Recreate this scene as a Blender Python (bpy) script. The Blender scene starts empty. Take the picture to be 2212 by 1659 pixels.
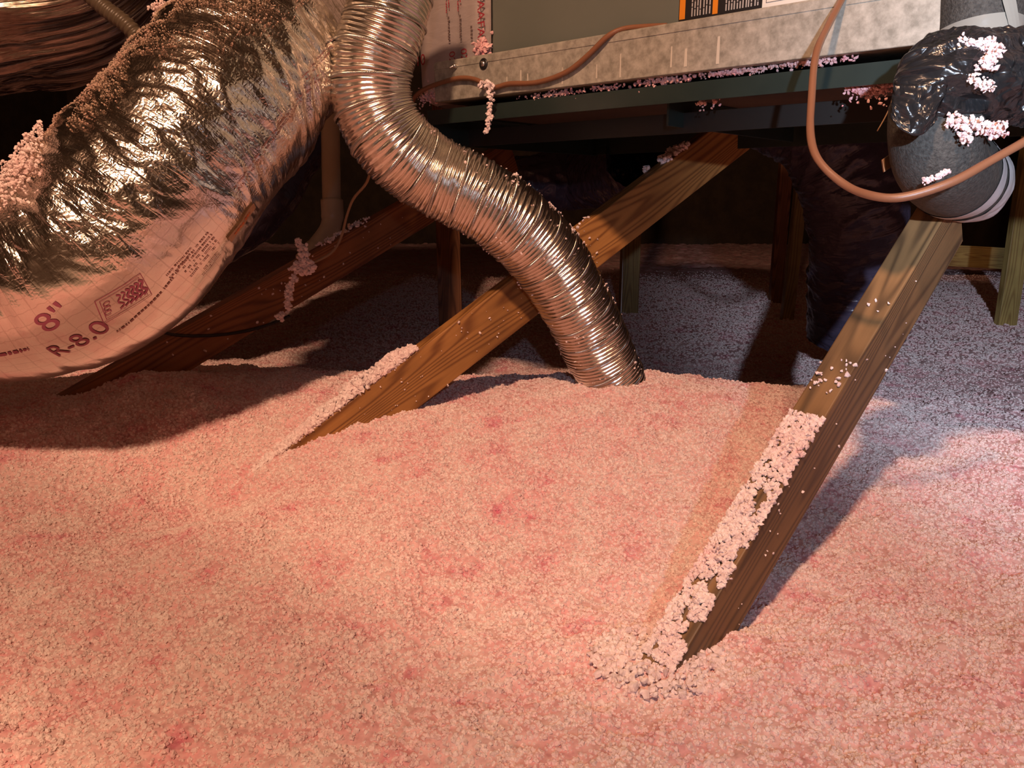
import bpy, bmesh, math, random
import numpy as np
from mathutils import Vector, Matrix

random.seed(7)
rng = np.random.default_rng(7)
SC = bpy.context.scene
COL = SC.collection

# ------------------------------------------------------------------ camera
FPX, PITCH, EYE = 1670.0, math.radians(13.5), 0.52
cd = bpy.data.cameras.new('camera')
cd.sensor_width = 36.0
cd.lens = FPX / 2212.0 * 36.0
cd.clip_start = 0.02
cam = bpy.data.objects.new('camera', cd)
COL.objects.link(cam)
cam.location = (0, 0, EYE)
cam.rotation_euler = (math.radians(90) - PITCH, 0, 0)
SC.camera = cam

# ------------------------------------------------------------------ world, lights, exposure
w = bpy.data.worlds.new('attic_dark')
SC.world = w
w.use_nodes = True
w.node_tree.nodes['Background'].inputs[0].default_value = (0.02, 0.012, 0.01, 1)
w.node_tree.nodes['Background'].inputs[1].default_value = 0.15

def light(name, kind, loc, energy, color, size, aim=None, angle=None, blend=0.5):
    d = bpy.data.lights.new(name, kind)
    d.energy = energy
    d.color = color
    d.shadow_soft_size = size
    o = bpy.data.objects.new(name, d)
    COL.objects.link(o)
    o.location = loc
    if aim is not None:
        o.rotation_euler = (Vector(aim) - Vector(loc)).to_track_quat('-Z', 'Y').to_euler()
    if kind == 'SPOT':
        d.spot_size = angle
        d.spot_blend = blend
    return o

WARM = (-0.36, -0.80, 2.45)
P_AIM = (2.15, 3.1, 0.58)
light('attic_bulb', 'POINT', WARM, 378, (1.0, 0.56, 0.34), 0.085)
light('head_lamp', 'SPOT', (0.06, -0.75, 0.785), 305, (0.72, 0.82, 1.0), 0.018,
      aim=P_AIM, angle=math.radians(48), blend=1.0)
light('head_lamp_flood', 'SPOT', (0.06, -0.76, 0.80), 30, (0.62, 0.76, 1.0), 0.018,
      aim=(1.15, 1.4, 0.35), angle=math.radians(88), blend=1.0)

SC.view_settings.view_transform = 'Standard'
SC.view_settings.look = 'None'
SC.view_settings.gamma = 1.0
SC.view_settings.use_curve_mapping = False
SC.view_settings.exposure = 0.0

# ------------------------------------------------------------------ helpers
CP, SP = math.cos(PITCH), math.sin(PITCH)
def ray(px, py):
    a = (px - 1106.0) / FPX
    b = -(py - 829.5) / FPX
    return np.array([a, CP + b * SP, -SP + b * CP])
def P(px, py, D):
    return np.array([0, 0, EYE]) + ray(px, py) * D
def onplane(px, py, p0, n):
    d = ray(px, py)
    o = np.array([0, 0, EYE])
    return o + d * (np.dot(p0 - o, n) / np.dot(d, n))
def unit(v):
    v = np.asarray(v, float)
    return v / np.linalg.norm(v)
def proj(pts):
    q = np.asarray(pts) - np.array([0, 0, EYE])
    depth = q[..., 1] * CP - q[..., 2] * SP
    up = q[..., 1] * SP + q[..., 2] * CP
    return 1106 + FPX * q[..., 0] / depth, 829.5 - FPX * up / depth

def _hash(ix, iy, iz, seed):
    h = (ix.astype(np.int64) * 374761393 + iy.astype(np.int64) * 668265263 + iz.astype(np.int64) * 2147483647 + seed * 144665) & 0xffffffff
    h = ((h ^ (h >> 13)) * 1274126177) & 0xffffffff
    h = ((h ^ (h >> 16)) * 2246822519) & 0xffffffff
    return ((h ^ (h >> 15)) & 0xffff) / 65535.0
def vn(x, y, z=None, seed=0):
    x = np.asarray(x, float); y = np.asarray(y, float)
    z = np.zeros_like(x) if z is None else np.asarray(z, float)
    ix, iy, iz = np.floor(x), np.floor(y), np.floor(z)
    fx, fy, fz = x - ix, y - iy, z - iz
    fx = fx * fx * (3 - 2 * fx); fy = fy * fy * (3 - 2 * fy); fz = fz * fz * (3 - 2 * fz)
    r = 0
    for a in (0, 1):
        for b in (0, 1):
            for c in (0, 1):
                wgt = (fx if a else 1 - fx) * (fy if b else 1 - fy) * (fz if c else 1 - fz)
                r = r + wgt * _hash(ix + a, iy + b, iz + c, seed)
    return r * 2 - 1
def ridge(x):
    return 1 - np.abs(x)
def smooth(e0, e1, x):
    t = np.clip((x - e0) / (e1 - e0), 0, 1)
    return t * t * (3 - 2 * t)

def tag(o, label=None, cat=None, group=None, kind=None):
    if label: o['label'] = label
    if cat: o['category'] = cat
    if group: o['group'] = group
    if kind: o['kind'] = kind
    return o
def link(name, me, mat=None, parent=None):
    o = bpy.data.objects.new(name, me)
    COL.objects.link(o)
    if mat is not None:
        me.materials.append(mat)
    if parent is not None:
        o.parent = parent
        o.matrix_parent_inverse = parent.matrix_world.inverted()
    return o
def empty(name, loc):
    o = bpy.data.objects.new(name, None)
    o.empty_display_size = 0.05
    COL.objects.link(o)
    o.location = loc
    o.matrix_world = Matrix.Translation(loc)
    return o
def mesh_np(name, verts, faces, mat=None, parent=None, uv=None, smooth_sh=True, luv=None):
    """faces: (n,k) int array, all of one size"""
    me = bpy.data.meshes.new(name)
    verts = np.asarray(verts, np.float32).reshape(-1, 3)
    faces = np.asarray(faces, np.int32)
    n, k = faces.shape
    me.vertices.add(len(verts)); me.vertices.foreach_set('co', verts.ravel())
    me.loops.add(n * k); me.loops.foreach_set('vertex_index', faces.ravel())
    me.polygons.add(n)
    me.polygons.foreach_set('loop_start', np.arange(0, n * k, k, dtype=np.int32))
    me.polygons.foreach_set('use_smooth', np.full(n, smooth_sh))
    me.update(calc_edges=True)
    if luv is not None:
        l = me.uv_layers.new(name='UVMap')
        l.data.foreach_set('uv', np.asarray(luv, np.float32).ravel())
    if uv is not None:
        l = me.uv_layers.new(name='UVMap')
        l.data.foreach_set('uv', np.asarray(uv, np.float32)[faces.ravel()].ravel())
    me.validate()
    return link(name, me, mat, parent)
def mesh_bm(name, bm, mat=None, parent=None, smooth_sh=False):
    me = bpy.data.meshes.new(name)
    bmesh.ops.recalc_face_normals(bm, faces=bm.faces)
    bm.to_mesh(me); bm.free()
    if smooth_sh:
        me.polygons.foreach_set('use_smooth', np.full(len(me.polygons), True))
    return link(name, me, mat, parent)

def box_axes(name, o, ax, ay, az, mat, parent=None, bevel=0.0015, local=False):
    """box spanned by edge vectors ax, ay, az from corner o; local: kept in own axes so that object coordinates follow ax"""
    ax, ay, az, o = [np.asarray(v, float) for v in (ax, ay, az, o)]
    bm = bmesh.new()
    if np.dot(np.cross(ax, ay), az) < 0:
        o = o + ay; ay = -ay
    if local:
        L = [np.linalg.norm(v) for v in (ax, ay, az)]
        ex, ey, ez = np.array([L[0], 0, 0]), np.array([0, L[1], 0]), np.array([0, 0, L[2]]); oo = np.zeros(3)
    else:
        ex, ey, ez, oo = ax, ay, az, o
    vs = [bm.verts.new(oo + i * ex + j * ey + k * ez) for i in (0, 1) for j in (0, 1) for k in (0, 1)]
    for f in ((0, 1, 3, 2), (4, 6, 7, 5), (0, 4, 5, 1), (2, 3, 7, 6), (0, 2, 6, 4), (1, 5, 7, 3)):
        bm.faces.new([vs[i] for i in f])
    if bevel:
        bmesh.ops.bevel(bm, geom=list(bm.edges), offset=bevel, segments=2, profile=0.5, affect='EDGES')
    ob = mesh_bm(name, bm, mat, None)
    if local:
        m = Matrix.Identity(4)
        for c, v in enumerate((ax, ay, az)):
            u = unit(v)
            for r in range(3): m[r][c] = u[r]
        for r in range(3): m[r][3] = o[r]
        ob.matrix_world = m
    if parent is not None:
        ob.parent = parent; ob.matrix_parent_inverse = parent.matrix_world.inverted()
    return ob

def spline(pts, step):
    p = np.asarray(pts, float)
    q = np.vstack([2 * p[0] - p[1], p, 2 * p[-1] - p[-2]])
    out = []
    for i in range(1, len(q) - 2):
        t = np.linspace(0, 1, 60, endpoint=False)[:, None]
        a, b, c, d = q[i - 1], q[i], q[i + 1], q[i + 2]
        out.append(0.5 * ((2 * b) + (-a + c) * t + (2 * a - 5 * b + 4 * c - d) * t ** 2 + (-a + 3 * b - 3 * c + d) * t ** 3))
    out = np.vstack(out + [p[-1:]])
    L = np.concatenate([[0], np.cumsum(np.linalg.norm(np.diff(out, axis=0), axis=1))])
    n = max(3, int(L[-1] / step) + 1)
    s = np.linspace(0, L[-1], n)
    c = np.stack([np.interp(s, L, out[:, k]) for k in range(3)], 1)
    k = np.array([1, 2, 3, 2, 1]) / 9.0
    for _ in range(2):
        e = np.pad(c, ((2, 2), (0, 0)), mode='edge')
        e[0:2] = 2 * c[0] - c[2:0:-1]; e[-2:] = 2 * c[-1] - c[-2:-4:-1]
        c = sum(k[j] * e[j:j + n] for j in range(5))
    return c, s
def frames(c, ref=(0, 0, 1)):
    T = np.gradient(c, axis=0)
    T /= np.linalg.norm(T, axis=1)[:, None]
    N = np.zeros_like(T)
    r = np.asarray(ref, float)
    v = r - T[0] * np.dot(r, T[0]); N[0] = unit(v)
    for i in range(1, len(c)):
        v = N[i - 1] - T[i] * np.dot(N[i - 1], T[i]); N[i] = unit(v)
    return T, N, np.cross(T, N)
class Tube:
    """swept tube: centre line, frames and a grid of surface points"""
    def __init__(self, pts, step, nt, rfun, ref=(0, 0, 1), t0=math.pi / 2):
        self.c, self.s = spline(pts, step)
        self.T, self.N, self.B = frames(self.c, ref)
        self.t0 = t0
        self.th = np.linspace(0, 2 * np.pi, nt, endpoint=False) + t0
        S, TH = np.meshgrid(self.s, self.th, indexing='ij')
        self.S, self.TH = S, TH
        R = rfun(S, TH, self)
        self.R = np.broadcast_to(R, S.shape).copy()
        self.dirs = np.cos(TH)[..., None] * self.N[:, None] + np.sin(TH)[..., None] * self.B[:, None]
        self.V = self.c[:, None] + self.R[..., None] * self.dirs
    def build(self, name, mat, parent=None, caps=False, i0=0, i1=None):
        i1 = len(self.s) if i1 is None else i1
        V = self.V[i0:i1]
        ns, nt = V.shape[:2]
        i, j = np.meshgrid(np.arange(ns - 1), np.arange(nt), indexing='ij')
        j2 = (j + 1) % nt
        f = np.stack([i * nt + j, i * nt + j2, (i + 1) * nt + j2, (i + 1) * nt + j], -1).reshape(-1, 4)
        verts = V.reshape(-1, 3)
        r0 = float(self.R.mean())
        uv = np.stack([self.S[i0:i1].ravel(), self.TH[i0:i1].ravel() * r0], -1)
        wrapcol = np.zeros((len(f), 4)); wrapcol[(j.ravel() == nt - 1)] = [0, 1, 1, 0]
        luv = uv[f]; luv[..., 1] += wrapcol * 2 * np.pi * r0
        if caps:
            cc = []
            for row in (0, ns - 1):
                verts = np.vstack([verts, V[row].mean(0)[None]])
                k = len(verts) - 1
                jj = np.arange(nt); j3 = (jj + 1) % nt
                a, b = row * nt + jj, row * nt + j3
                # quads made of two neighbouring rim edges and the centre
                e = np.arange(0, nt, 2)
                q = np.stack([np.full(len(e), k), row * nt + e, row * nt + (e + 1) % nt, row * nt + (e + 2) % nt], -1)
                cc.append(q if row else q[:, ::-1])
            f = np.vstack([f] + cc)
            luv = np.concatenate([luv, np.zeros((len(f) - len(luv), 4, 2))])
        return mesh_np(name, verts, f, mat, parent, luv=luv)
    def at(self, s, th):
        """surface point for arrays s, th by bilinear lookup, plus outward direction"""
        s = np.asarray(s, float); th = (np.asarray(th, float) - self.t0) % (2 * np.pi)
        fi = np.interp(s, self.s, np.arange(len(self.s)))
        fj = th / (2 * np.pi) * len(self.th)
        i = np.clip(np.floor(fi).astype(int), 0, len(self.s) - 2); j = np.floor(fj).astype(int) % len(self.th)
        a, b = (fi - i)[..., None], (fj - np.floor(fj))[..., None]
        j2 = (j + 1) % len(self.th)
        g = lambda M: (M[i, j] * (1 - a) * (1 - b) + M[i + 1, j] * a * (1 - b) + M[i, j2] * (1 - a) * b + M[i + 1, j2] * a * b)
        return g(self.V), g(self.dirs)
    def find(self, px, py):
        """surface parameters (s, theta) seen at a point of the photograph, on the near side"""
        x, y = proj(self.V)
        toc = np.array([0, 0, EYE]) - self.V
        face = (toc * self.dirs).sum(-1) > 0
        d = (x - px) ** 2 + (y - py) ** 2 + np.where(face, 0, 1e9)
        k = np.unravel_index(np.argmin(d), d.shape)
        return self.s[k[0]], self.th[k[1]]

# ------------------------------------------------------------------ materials
def nodes(m):
    m.use_nodes = True
    nt = m.node_tree
    return nt, nt.nodes['Principled BSDF']
def mat(name, color, rough=0.6, metal=0.0, color2=None, nscale=20, ndet=4, bump=0.0, bscale=60, coord='Object', stretch=(1, 1, 1), ior=None, contrast=(0.35, 0.65), transmission=0, coat=0):
    m = bpy.data.materials.new(name)
    nt, b = nodes(m)
    N, L = nt.nodes, nt.links
    b.inputs['Base Color'].default_value = (*color, 1)
    b.inputs['Roughness'].default_value = rough
    b.inputs['Metallic'].default_value = metal
    if coat: b.inputs['Coat Weight'].default_value = coat
    if transmission: b.inputs['Transmission Weight'].default_value = transmission
    tc = N.new('ShaderNodeTexCoord'); mp = N.new('ShaderNodeMapping')
    mp.inputs['Scale'].default_value = stretch
    L.new(tc.outputs[coord], mp.inputs[0])
    if color2:
        n = N.new('ShaderNodeTexNoise'); n.inputs['Scale'].default_value = nscale; n.inputs['Detail'].default_value = ndet
        n.inputs['Roughness'].default_value = 0.65
        L.new(mp.outputs[0], n.inputs['Vector'])
        r = N.new('ShaderNodeValToRGB')
        r.color_ramp.elements[0].position, r.color_ramp.elements[1].position = contrast
        r.color_ramp.elements[0].color = (*color, 1); r.color_ramp.elements[1].color = (*color2, 1)
        L.new(n.outputs[0], r.inputs[0]); L.new(r.outputs[0], b.inputs['Base Color'])
    if bump:
        n2 = N.new('ShaderNodeTexNoise'); n2.inputs['Scale'].default_value = bscale; n2.inputs['Detail'].default_value = 5
        L.new(mp.outputs[0], n2.inputs['Vector'])
        bp = N.new('ShaderNodeBump'); bp.inputs['Strength'].default_value = bump; bp.inputs['Distance'].default_value = 0.004
        L.new(n2.outputs[0], bp.inputs['Height']); L.new(bp.outputs[0], b.inputs['Normal'])
    return m

def wood(name, c_light, c_dark, rough=0.55, seed=0.0):
    m = bpy.data.materials.new(name)
    nt, b = nodes(m); N, L = nt.nodes, nt.links
    tc = N.new('ShaderNodeTexCoord')
    mp = N.new('ShaderNodeMapping'); mp.inputs['Scale'].default_value = (1.1, 16, 16); mp.inputs['Location'].default_value = (seed, seed * 1.7, seed * 0.6)
    L.new(tc.outputs['Object'], mp.inputs[0])
    warp = N.new('ShaderNodeTexNoise'); warp.inputs['Scale'].default_value = 1.6; warp.inputs['Detail'].default_value = 2
    L.new(mp.outputs[0], warp.inputs['Vector'])
    mq = N.new('ShaderNodeMapping'); mq.inputs['Scale'].default_value = (1.0, 13, 13); mq.inputs['Location'].default_value = (seed, seed * 1.7, seed * 0.6)
    L.new(tc.outputs['Object'], mq.inputs[0])
    ring = N.new('ShaderNodeTexNoise'); ring.inputs['Scale'].default_value = 1.0; ring.inputs['Detail'].default_value = 1.2; ring.inputs['Roughness'].default_value = 0.4
    L.new(mq.outputs[0], ring.inputs['Vector'])
    sep = N.new('ShaderNodeSeparateXYZ'); L.new(tc.outputs['Object'], sep.inputs[0])
    lin = N.new('ShaderNodeMath'); lin.operation = 'MULTIPLY_ADD'; lin.inputs[1].default_value = 5.0
    L.new(sep.outputs['Z'], lin.inputs[0]); L.new(ring.outputs[0], lin.inputs[2])
    frq = N.new('ShaderNodeMath'); frq.operation = 'MULTIPLY'; frq.inputs[1].default_value = 115
    L.new(lin.outputs[0], frq.inputs[0])
    wv = N.new('ShaderNodeMath'); wv.operation = 'SINE'
    L.new(frq.outputs[0], wv.inputs[0])
    wvn = N.new('ShaderNodeMapRange'); wvn.inputs[1].default_value = -1; wvn.inputs[2].default_value = 1
    pwr = N.new('ShaderNodeMath'); pwr.operation = 'POWER'; pwr.inputs[1].default_value = 2.2
    L.new(wv.outputs[0], wvn.inputs[0]); L.new(wvn.outputs[0], pwr.inputs[0]); wvn = pwr
    mp2 = N.new('ShaderNodeMapping'); mp2.inputs['Scale'].default_value = (4, 160, 160)
    L.new(tc.outputs['Object'], mp2.inputs[0])
    fib = N.new('ShaderNodeTexNoise'); fib.inputs['Scale'].default_value = 1.0; fib.inputs['Detail'].default_value = 6
    L.new(mp2.outputs[0], fib.inputs['Vector'])
    mx = N.new('ShaderNodeMath'); mx.operation = 'MULTIPLY_ADD'; mx.inputs[1].default_value = 0.55
    L.new(wvn.outputs[0], mx.inputs[0])
    m3 = N.new('ShaderNodeMath'); m3.operation = 'MULTIPLY'; m3.inputs[1].default_value = 0.5
    L.new(fib.outputs[0], m3.inputs[0]); L.new(m3.outputs[0], mx.inputs[2])
    r = N.new('ShaderNodeValToRGB')
    r.color_ramp.elements[0].position = 0.18; r.color_ramp.elements[0].color = (*c_light, 1)
    r.color_ramp.elements[1].position = 0.85; r.color_ramp.elements[1].color = (*c_dark, 1)
    L.new(mx.outputs[0], r.inputs[0])
    st = N.new('ShaderNodeTexNoise'); st.inputs['Scale'].default_value = 7; st.inputs['Detail'].default_value = 3
    L.new(tc.outputs['Object'], st.inputs['Vector'])
    mix = N.new('ShaderNodeMix'); mix.data_type = 'RGBA'; mix.blend_type = 'MULTIPLY'
    sr = N.new('ShaderNodeValToRGB'); sr.color_ramp.elements[0].color = (0.55, 0.55, 0.55, 1); sr.color_ramp.elements[0].position = 0.3; sr.color_ramp.elements[1].position = 0.65
    L.new(st.outputs[0], sr.inputs[0])
    mix.inputs[0].default_value = 0.8
    L.new(r.outputs[0], mix.inputs[6]); L.new(sr.outputs[0], mix.inputs[7])
    L.new(mix.outputs[2], b.inputs['Base Color'])
    b.inputs['Roughness'].default_value = rough
    bp = N.new('ShaderNodeBump'); bp.inputs['Strength'].default_value = 0.35; bp.inputs['Distance'].default_value = 0.0015
    L.new(mx.outputs[0], bp.inputs['Height']); L.new(bp.outputs[0], b.inputs['Normal'])
    return m

def foil(name, color, rough=0.2, crinkle=0.6, metal=1.0, stretch=(60, 12), fine=110, dist=0.004, vor=0.35, scrim=0):
    """crinkled metallised film; UV = metres along and around the duct"""
    m = bpy.data.materials.new(name)
    nt, b = nodes(m); N, L = nt.nodes, nt.links
    b.inputs['Metallic'].default_value = metal
    b.inputs['Roughness'].default_value = rough
    b.inputs['Base Color'].default_value = (*color, 1)
    tc = N.new('ShaderNodeTexCoord')
    mp = N.new('ShaderNodeMapping'); mp.inputs['Scale'].default_value = (stretch[0], stretch[1], 1)
    L.new(tc.outputs['UV'], mp.inputs[0])
    n1 = N.new('ShaderNodeTexNoise'); n1.inputs['Scale'].default_value = 1.0; n1.inputs['Detail'].default_value = 4; n1.inputs['Distortion'].default_value = 0.6
    L.new(mp.outputs[0], n1.inputs['Vector'])
    v = N.new('ShaderNodeTexVoronoi'); v.feature = 'DISTANCE_TO_EDGE'; v.inputs['Scale'].default_value = fine
    L.new(tc.outputs['UV'], v.inputs['Vector'])
    vm = N.new('ShaderNodeMath'); vm.operation = 'MINIMUM'; vm.inputs[1].default_value = 0.25
    L.new(v.outputs['Distance'], vm.inputs[0])
    ad = N.new('ShaderNodeMath'); ad.operation = 'MULTIPLY_ADD'; ad.inputs[1].default_value = vor
    L.new(vm.outputs[0], ad.inputs[0]); L.new(n1.outputs[0], ad.inputs[2])
    top = ad
    if scrim:
        sp = N.new('ShaderNodeSeparateXYZ'); L.new(tc.outputs['UV'], sp.inputs[0])
        lines = []
        for k, oname in enumerate(('X', 'Y')):
            a = N.new('ShaderNodeMath'); a.operation = 'MULTIPLY_ADD'; a.inputs[1].default_value = scrim
            wob = N.new('ShaderNodeMath'); wob.operation = 'MULTIPLY'; wob.inputs[1].default_value = 0.5
            L.new(n1.outputs[0], wob.inputs[0]); L.new(sp.outputs[oname], a.inputs[0]); L.new(wob.outputs[0], a.inputs[2])
            f = N.new('ShaderNodeMath'); f.operation = 'PINGPONG'; f.inputs[1].default_value = 0.5
            L.new(a.outputs[0], f.inputs[0])
            g = N.new('ShaderNodeMath'); g.operation = 'LESS_THAN'; g.inputs[1].default_value = 0.035
            L.new(f.outputs[0], g.inputs[0]); lines.append(g)
        mxl = N.new('ShaderNodeMath'); mxl.operation = 'MAXIMUM'
        L.new(lines[0].outputs[0], mxl.inputs[0]); L.new(lines[1].outputs[0], mxl.inputs[1])
        cm = N.new('ShaderNodeMix'); cm.data_type = 'RGBA'; cm.inputs[6].default_value = (*color, 1); cm.inputs[7].default_value = (color[0] * 0.55, color[1] * 0.5, color[2] * 0.48, 1)
        cf_ = N.new('ShaderNodeMath'); cf_.operation = 'MULTIPLY'; cf_.inputs[1].default_value = 0.38
        L.new(mxl.outputs[0], cf_.inputs[0]); L.new(cf_.outputs[0], cm.inputs[0]); L.new(cm.outputs[2], b.inputs['Base Color'])
    at = N.new('ShaderNodeAttribute'); at.attribute_name = 'crinkle'
    ms = N.new('ShaderNodeMath'); ms.operation = 'MULTIPLY'; ms.inputs[1].default_value = crinkle
    L.new(at.outputs['Fac'], ms.inputs[0])
    bp = N.new('ShaderNodeBump'); bp.inputs['Distance'].default_value = dist
    L.new(ms.outputs[0], bp.inputs['Strength'])
    L.new(ad.outputs[0], bp.inputs['Height']); L.new(bp.outputs[0], b.inputs['Normal'])
    return m
def set_attr(o, name, vals):
    a = o.data.attributes.new(name, 'FLOAT', 'POINT')
    a.data.foreach_set('value', np.asarray(vals, np.float32).ravel())

def fluff(name, pale, pink, deep, patch=13.0):
    """loose glass-fibre: pale clumps, pink in places, with a few deeper pink flecks"""
    m = bpy.data.materials.new(name)
    nt, b = nodes(m); N, L = nt.nodes, nt.links
    b.inputs['Roughness'].default_value = 0.9
    b.inputs['Specular IOR Level'].default_value = 0.15
    g = N.new('ShaderNodeNewGeometry')
    n1 = N.new('ShaderNodeTexNoise'); n1.inputs['Scale'].default_value = patch; n1.inputs['Detail'].default_value = 7; n1.inputs['Roughness'].default_value = 0.7
    L.new(g.outputs['Position'], n1.inputs['Vector'])
    r1 = N.new('ShaderNodeValToRGB')
    r1.color_ramp.elements[0].position = 0.42; r1.color_ramp.elements[0].color = (*pale, 1)
    r1.color_ramp.elements[1].position = 0.60; r1.color_ramp.elements[1].color = (*pink, 1)
    e = r1.color_ramp.elements.new(0.73); e.color = (*deep, 1)
    L.new(n1.outputs[0], r1.inputs[0])
    n2 = N.new('ShaderNodeTexNoise'); n2.inputs['Scale'].default_value = 140; n2.inputs['Detail'].default_value = 2
    L.new(g.outputs['Position'], n2.inputs['Vector'])
    r2 = N.new('ShaderNodeValToRGB')
    r2.color_ramp.elements[0].position = 0.3; r2.color_ramp.elements[0].color = (0.78, 0.72, 0.72, 1)
    r2.color_ramp.elements[1].position = 0.6; r2.color_ramp.elements[1].color = (1, 1, 1, 1)
    L.new(n2.outputs[0], r2.inputs[0])
    mix = N.new('ShaderNodeMix'); mix.data_type = 'RGBA'; mix.blend_type = 'MULTIPLY'; mix.inputs[0].default_value = 1
    L.new(r1.outputs[0], mix.inputs[6]); L.new(r2.outputs[0], mix.inputs[7])
    L.new(mix.outputs[2], b.inputs['Base Color'])
    return m

M = {}
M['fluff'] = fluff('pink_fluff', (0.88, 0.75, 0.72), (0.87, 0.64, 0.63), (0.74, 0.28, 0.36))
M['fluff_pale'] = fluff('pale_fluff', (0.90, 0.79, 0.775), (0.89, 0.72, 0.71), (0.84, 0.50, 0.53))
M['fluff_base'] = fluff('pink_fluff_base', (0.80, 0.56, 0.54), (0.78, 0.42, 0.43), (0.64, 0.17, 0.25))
M['fluff_dust'] = fluff('dusty_fluff', (0.50, 0.38, 0.30), (0.50, 0.33, 0.28), (0.48, 0.30, 0.26))
M['wood_mid'] = wood('pine_amber', (0.44, 0.21, 0.060), (0.20, 0.080, 0.022), seed=1.3)
M['wood_right'] = wood('pine_brown', (0.26, 0.145, 0.060), (0.10, 0.056, 0.025), seed=4.1)
M['wood_left'] = wood('pine_red', (0.38, 0.15, 0.055), (0.17, 0.055, 0.020), seed=7.7)
M['wood_post'] = wood('pine_yellow', (0.44, 0.31, 0.10), (0.26, 0.15, 0.045), seed=2.2)
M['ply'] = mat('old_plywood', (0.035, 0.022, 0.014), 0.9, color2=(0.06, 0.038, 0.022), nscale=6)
M['foil'] = foil('silver_foil', (0.80, 0.76, 0.70), 0.19, 0.8, stretch=(120, 16), fine=150, dist=0.0045, vor=0.3, scrim=52)
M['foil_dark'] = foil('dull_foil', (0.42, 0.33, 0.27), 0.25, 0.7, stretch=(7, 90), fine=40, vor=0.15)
M['black_film'] = foil('black_film', (0.055, 0.044, 0.072), 0.22, 0.8, metal=0.0, stretch=(45, 5), fine=40, dist=0.006)
M['black_tape'] = foil('black_tape', (0.014, 0.014, 0.015), 0.24, 1.0, metal=0.0, stretch=(34, 22), fine=48, dist=0.010, vor=0.9)
M['alu'] = mat('bright_aluminium', (0.80, 0.74, 0.66), 0.24, 1.0, bump=0.15, bscale=90)
M['galv'] = mat('galvanised_steel', (0.25, 0.238, 0.195), 0.5, 0.35, color2=(0.50, 0.475, 0.405), nscale=60, ndet=10, bump=0.1, bscale=40, contrast=(0.34, 0.68))
M['cabinet'] = mat('olive_grey_paint', (0.105, 0.118, 0.098), 0.45, color2=(0.118, 0.13, 0.108), nscale=3)
M['green'] = mat('dark_green_paint', (0.010, 0.021, 0.019), 0.4, color2=(0.015, 0.027, 0.024), nscale=12)
M['shaded_rail'] = mat('shade_dark_rail', (0.010, 0.009, 0.008), 0.5)  # near-black: the shade under the front rail is put into this colour
M['cable'] = mat('brown_cable_sheath', (0.20, 0.085, 0.042), 0.42, bump=0.2, bscale=40)
M['wire'] = mat('tan_wire', (0.32, 0.20, 0.11), 0.5)
M['black_cable'] = mat('black_cable_sheath', (0.02, 0.014, 0.012), 0.5)
M['pvc'] = mat('pvc_plastic', (0.45, 0.36, 0.25), 0.35, color2=(0.50, 0.41, 0.29), nscale=10)
M['foam'] = mat('black_foam', (0.024, 0.0235, 0.021), 0.75, color2=(0.062, 0.060, 0.053), nscale=220, ndet=3, bump=0.5, bscale=350)
M['white_tape'] = mat('white_tape', (0.52, 0.51, 0.52), 0.35, bump=0.25, bscale=25)
M['clear_tape'] = mat('clear_tape', (0.25, 0.25, 0.22), 0.18, bump=0.3, bscale=18)
M['rust'] = mat('rust_brown_edge', (0.28, 0.13, 0.06), 0.6)
M['rubber'] = mat('black_rubber', (0.012, 0.012, 0.012), 0.4)
M['zinc'] = mat('zinc_screw', (0.6, 0.58, 0.55), 0.3, 1.0)
M['conduit'] = mat('brown_corrugated_tube', (0.10, 0.075, 0.05), 0.38)
M['wrap'] = foil('grey_film_wrap', (0.46, 0.40, 0.39), 0.32, 0.35, metal=0.35, stretch=(18, 60), fine=30)
M['ink_red'] = mat('red_ink', (0.30, 0.018, 0.035), 0.5)
M['ink_purple'] = mat('purple_ink', (0.30, 0.07, 0.12), 0.45)
M['ink_faint'] = mat('faint_ink', (0.30, 0.14, 0.13), 0.5)
M['ink_grey'] = mat('grey_ink', (0.12, 0.085, 0.08), 0.5)
M['label_black'] = mat('label_black', (0.012, 0.010, 0.010), 0.45)
M['label_orange'] = mat('label_orange', (0.62, 0.20, 0.012), 0.45)
M['label_red'] = mat('label_red_orange', (0.60, 0.12, 0.02), 0.45)
M['label_white'] = mat('label_white', (0.68, 0.64, 0.56), 0.45)
M['label_blue'] = mat('label_blue', (0.02, 0.05, 0.30), 0.45)
M['sticker'] = mat('tan_sticker', (0.40, 0.24, 0.14), 0.5)
M['card'] = mat('cardboard', (0.38, 0.22, 0.12), 0.8)
M['drywall'] = mat('drywall_back', (0.3, 0.28, 0.25), 0.9)

# seam bead of the flexible duct: fine teeth along its length
def seam_mat():
    m = bpy.data.materials.new('seam_metal')
    nt, b = nodes(m); N, L = nt.nodes, nt.links
    b.inputs['Metallic'].default_value = 1; b.inputs['Roughness'].default_value = 0.25
    tc = N.new('ShaderNodeTexCoord')
    wv = N.new('ShaderNodeTexWave'); wv.inputs['Scale'].default_value = 0.314 * 420
    L.new(tc.outputs['UV'], wv.inputs['Vector'])
    r = N.new('ShaderNodeValToRGB'); r.color_ramp.elements[0].color = (0.30, 0.26, 0.22, 1); r.color_ramp.elements[1].color = (0.9, 0.86, 0.8, 1)
    L.new(wv.outputs['Fac'], r.inputs[0]); L.new(r.outputs[0], b.inputs['Base Color'])
    bp = N.new('ShaderNodeBump'); bp.inputs['Distance'].default_value = 0.001; bp.inputs['Strength'].default_value = 0.6
    L.new(wv.outputs['Fac'], bp.inputs['Height']); L.new(bp.outputs[0], b.inputs['Normal'])
    return m
M['seam'] = seam_mat()

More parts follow.
